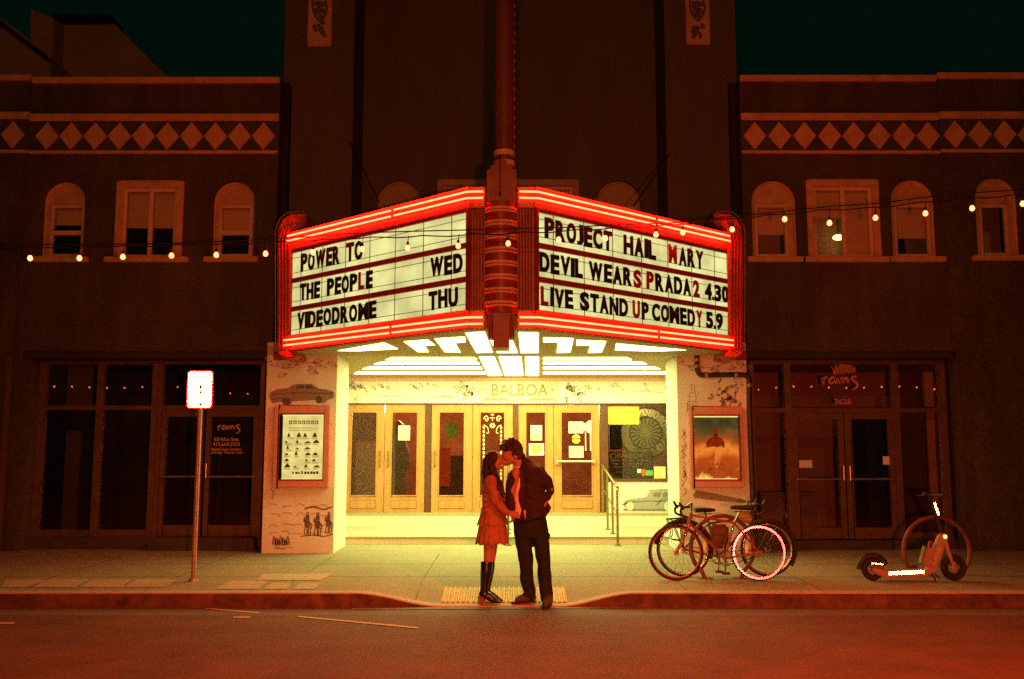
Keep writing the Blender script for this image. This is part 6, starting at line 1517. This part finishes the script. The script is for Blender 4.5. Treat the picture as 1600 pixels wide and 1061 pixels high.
mb.loft([(Q(769, 815).x, YM, Q(769, 815).z, .13, .15), (Q(771, 790).x, YM, Q(771, 790).z, .10, .12), (Q(770, 765).x, YM, Q(770, 765).z, .105, .15), (Q(769, 748).x, YM, Q(769, 748).z, .085, .16), (Q(769, 742).x, YM, Q(769, 742).z, .05, .08)])
armW = [(Q(767, 750, -.15), .042), (Q(773, 780, -.20), .034), (Q(788, 798, -.21), .026), (Q(793, 801.5, -.205), .022)]
mb.chain(armW); mb.chain([(Q(772, 750, .15), .042), (Q(784, 776, .2), .034), (Q(803, 790, .2), .026)])
hand(mb, Q(793.5, 801.5, -.205), (1, .12, -.18), (.1, -.9, .5), .88, .7, -1)
hand(mb, Q(803.5, 790, .2), (1, -.1, 0), (.1, .9, .5), .88, .6, 1)
mb.chain([(Q(762, 818, -.075), .085), (Q(764.5, 850, -.07), .066), (Q(763, 874, -.065), .052), (Q(759, 900, -.06), .045), (Q(757, 925, -.06), .032)])
mb.chain([(Q(768, 818, .075), .085), (Q(769, 850, .07), .066), (Q(767, 874, .065), .052), (Q(762, 900, .06), .045), (Q(760, 925, .06), .032)])
fuse(mb, 'body', 'skin', WOM, .0055, 6)
mb = MB()
mb.ell(Q(768.5, 717), (.088, .078, .094), rot=Matrix.Rotation(R(20), 3, 'Y')); mb.cap(Q(773, 712.5, -.0), .05, Q(777.5, 711.5, 0), .032)
mb.cap(Q(765, 722), .082, Q(761, 738), .066); mb.cap(Q(761, 738, -.02), .064, Q(759, 752, -.02), .040)
for x0, y0, dy0, x1, y1, dy1, x2, y2, dy2 in ((769, 722, -.062, 773, 740, -.088, 783, 760, -.155), (770, 726, -.06, 777, 746, -.10, 789, 772, -.165), (766, 728, -.06, 770, 745, -.10, 779, 763, -.16), (768, 730, -.055, 775, 750, -.12, 786, 776, -.17)):
    mb.chain([(Q(x0, y0, dy0), .028), (Q(x1, y1, dy1), .027), (Q((x1 + x2) / 2, (y1 + y2) / 2, (dy1 + dy2) / 2), .024), (Q(x2, y2, dy2), .010)])
for k in range(10): x = 756 + k * 1.4; mb.cap(Q(x, 735, -.05 + .01 * k), .020, Q(x - 1, 752 + random.uniform(0, 8), -.05 + .01 * k), .007)
fuse(mb, 'hair', 'hairw', WOM, .007, 4, (.013, (34, 34, 7)))
fc = MB(); fc.tube([Q(778.4, 714.2, -.050), Q(781, 714.6, -.044)], [.003, .003], 6); fc.tube([Q(779.2, 718.6, -.044), Q(780.6, 719.6, -.042), Q(782.2, 719.2, -.037)], .0026, 6); fc.build('brow_and_lashes', 'lash', WOM, smooth=1)
# dress with sleeves
mb = MB()
D_ = [(770, 822, .148, .17), (770, 812, .150, .17), (771, 800, .140, .16), (771.5, 788, .131, .15), (770.5, 772, .126, .16), (769.5, 757, .115, .17), (769, 747, .092, .165), (769.5, 741, .05, .085)]
mb.loft([(Q(a, b).x, YM, Q(a, b).z, c, d) for a, b, c, d in D_], 24)
mb.chain([(Q(766.5, 750, -.15), .062), (Q(769, 765, -.185), .058), (Q(773.5, 781, -.205), .052), (Q(782, 792, -.215), .05), (Q(791, 800, -.21), .040)])
mb.chain([(Q(771, 750, .15), .06), (Q(784, 776, .2), .05), (Q(801, 789, .2), .042)])
mb.ell(Q(779, 762, -.06), (.045, .06, .06)); mb.ell(Q(779, 762, .06), (.045, .06, .06))
for y in (770, 778, 786, 795, 804): mb.cap(Q(758, y + 3, -.13), .020, Q(780, y - 2, -.14), .016)
dr_ = fuse(mb, 'dress', 'dress', WOM, .008, 4, (.014, (13, 13, 11)))
def tier(y0, y1, x0, x1, r0, r1, n=120, k=15, ph=0):
    """gathered flounce"""
    m = MB(); L = 9; vs = []
    for j in range(L + 1):
        t = j / L; y = y0 + (y1 - y0) * t; c = Q(x0 + (x1 - x0) * t, y); rx = r0[0] + (r1[0] - r0[0]) * t; ry = r0[1] + (r1[1] - r0[1]) * t
        for i in range(n):
            a = 2 * math.pi * i / n; w_ = 1 + .042 * t * math.sin(k * a + ph + 1.2 * math.sin(3 * a)) + .022 * t * math.sin(2.3 * k * a)
            vs.append((c.x + rx * w_ * math.cos(a), YM + ry * w_ * math.sin(a), c.z + .012 * t * math.sin(k * a * .5)))
    fs = [(j * n + i, j * n + (i + 1) % n, (j + 1) * n + (i + 1) % n, (j + 1) * n + i) for j in range(L) for i in range(n)]
    q = len(vs); vs2 = [(v[0] * 1.0, v[1], v[2]) for v in vs]
    m.add(vs, fs); return m
t1 = tier(812, 849, 770, 768.5, (.147, .172), (.182, .20)); o = t1.build('flounce', 'dress', dr_, smooth=2)
s = o.modifiers.new('s', 'SOLIDIFY'); s.thickness = .006
t1 = tier(800, 820, 770.5, 769, (.137, .16), (.172, .187), ph=1); o = t1.build('flounce', 'dress', dr_, smooth=2)
s = o.modifiers.new('s', 'SOLIDIFY'); s.thickness = .006
# boots: tall shafts, pointed toes, block heels
bo_, hl_ = MB(), MB()
for dy, dx_ in ((-.065, 0), (.065, 3.5)):
    q = lambda a, b: Q(a + dx_, b, dy)
    bo_.loft([(q(760.5, 876).x, YM + dy, q(760, 876.5).z, .064, .058), (q(760.3, 879).x, YM + dy, q(760, 880).z, .068, .061), (q(759.8, 892).x, YM + dy, q(760, 892).z, .066, .060), (q(758.5, 905).x, YM + dy, q(760, 905).z, .056, .052), (q(757, 916).x, YM + dy, q(760, 916).z, .047, .045), (q(756, 926).x, YM + dy, q(760, 926).z, .046, .044), (q(755.5, 932).x, YM + dy, q(760, 932).z, .048, .043)])
    g = gw; hx = q(752.5, 935).x; tx_ = hx + .185
    bo_.chain([((hx + .01, YM + dy, g + .105), .043), ((hx + .07, YM + dy - .005, g + .085), .046), ((hx + .13, YM + dy - .012, g + .045), .039), ((hx + .175, YM + dy - .018, g + .026), .025), ((tx_ + .03, YM + dy - .024, g + .018), .012)])
    hl_.hexa([(hx - .032, YM + dy - .026, g), (hx + .018, YM + dy - .026, g), (hx + .018, YM + dy + .026, g), (hx - .032, YM + dy + .026, g)], [(hx - .044, YM + dy - .034, g + .085), (hx + .034, YM + dy - .034, g + .075), (hx + .034, YM + dy + .034, g + .075), (hx - .044, YM + dy + .034, g + .085)])
fuse(bo_, 'boots', 'boot', WOM, .006, 4, (.003, (9, 9, 10))); hl_.build('heel', 'heel', WOM, bevel=.005)

bpy.data.scenes.remove(TMP)
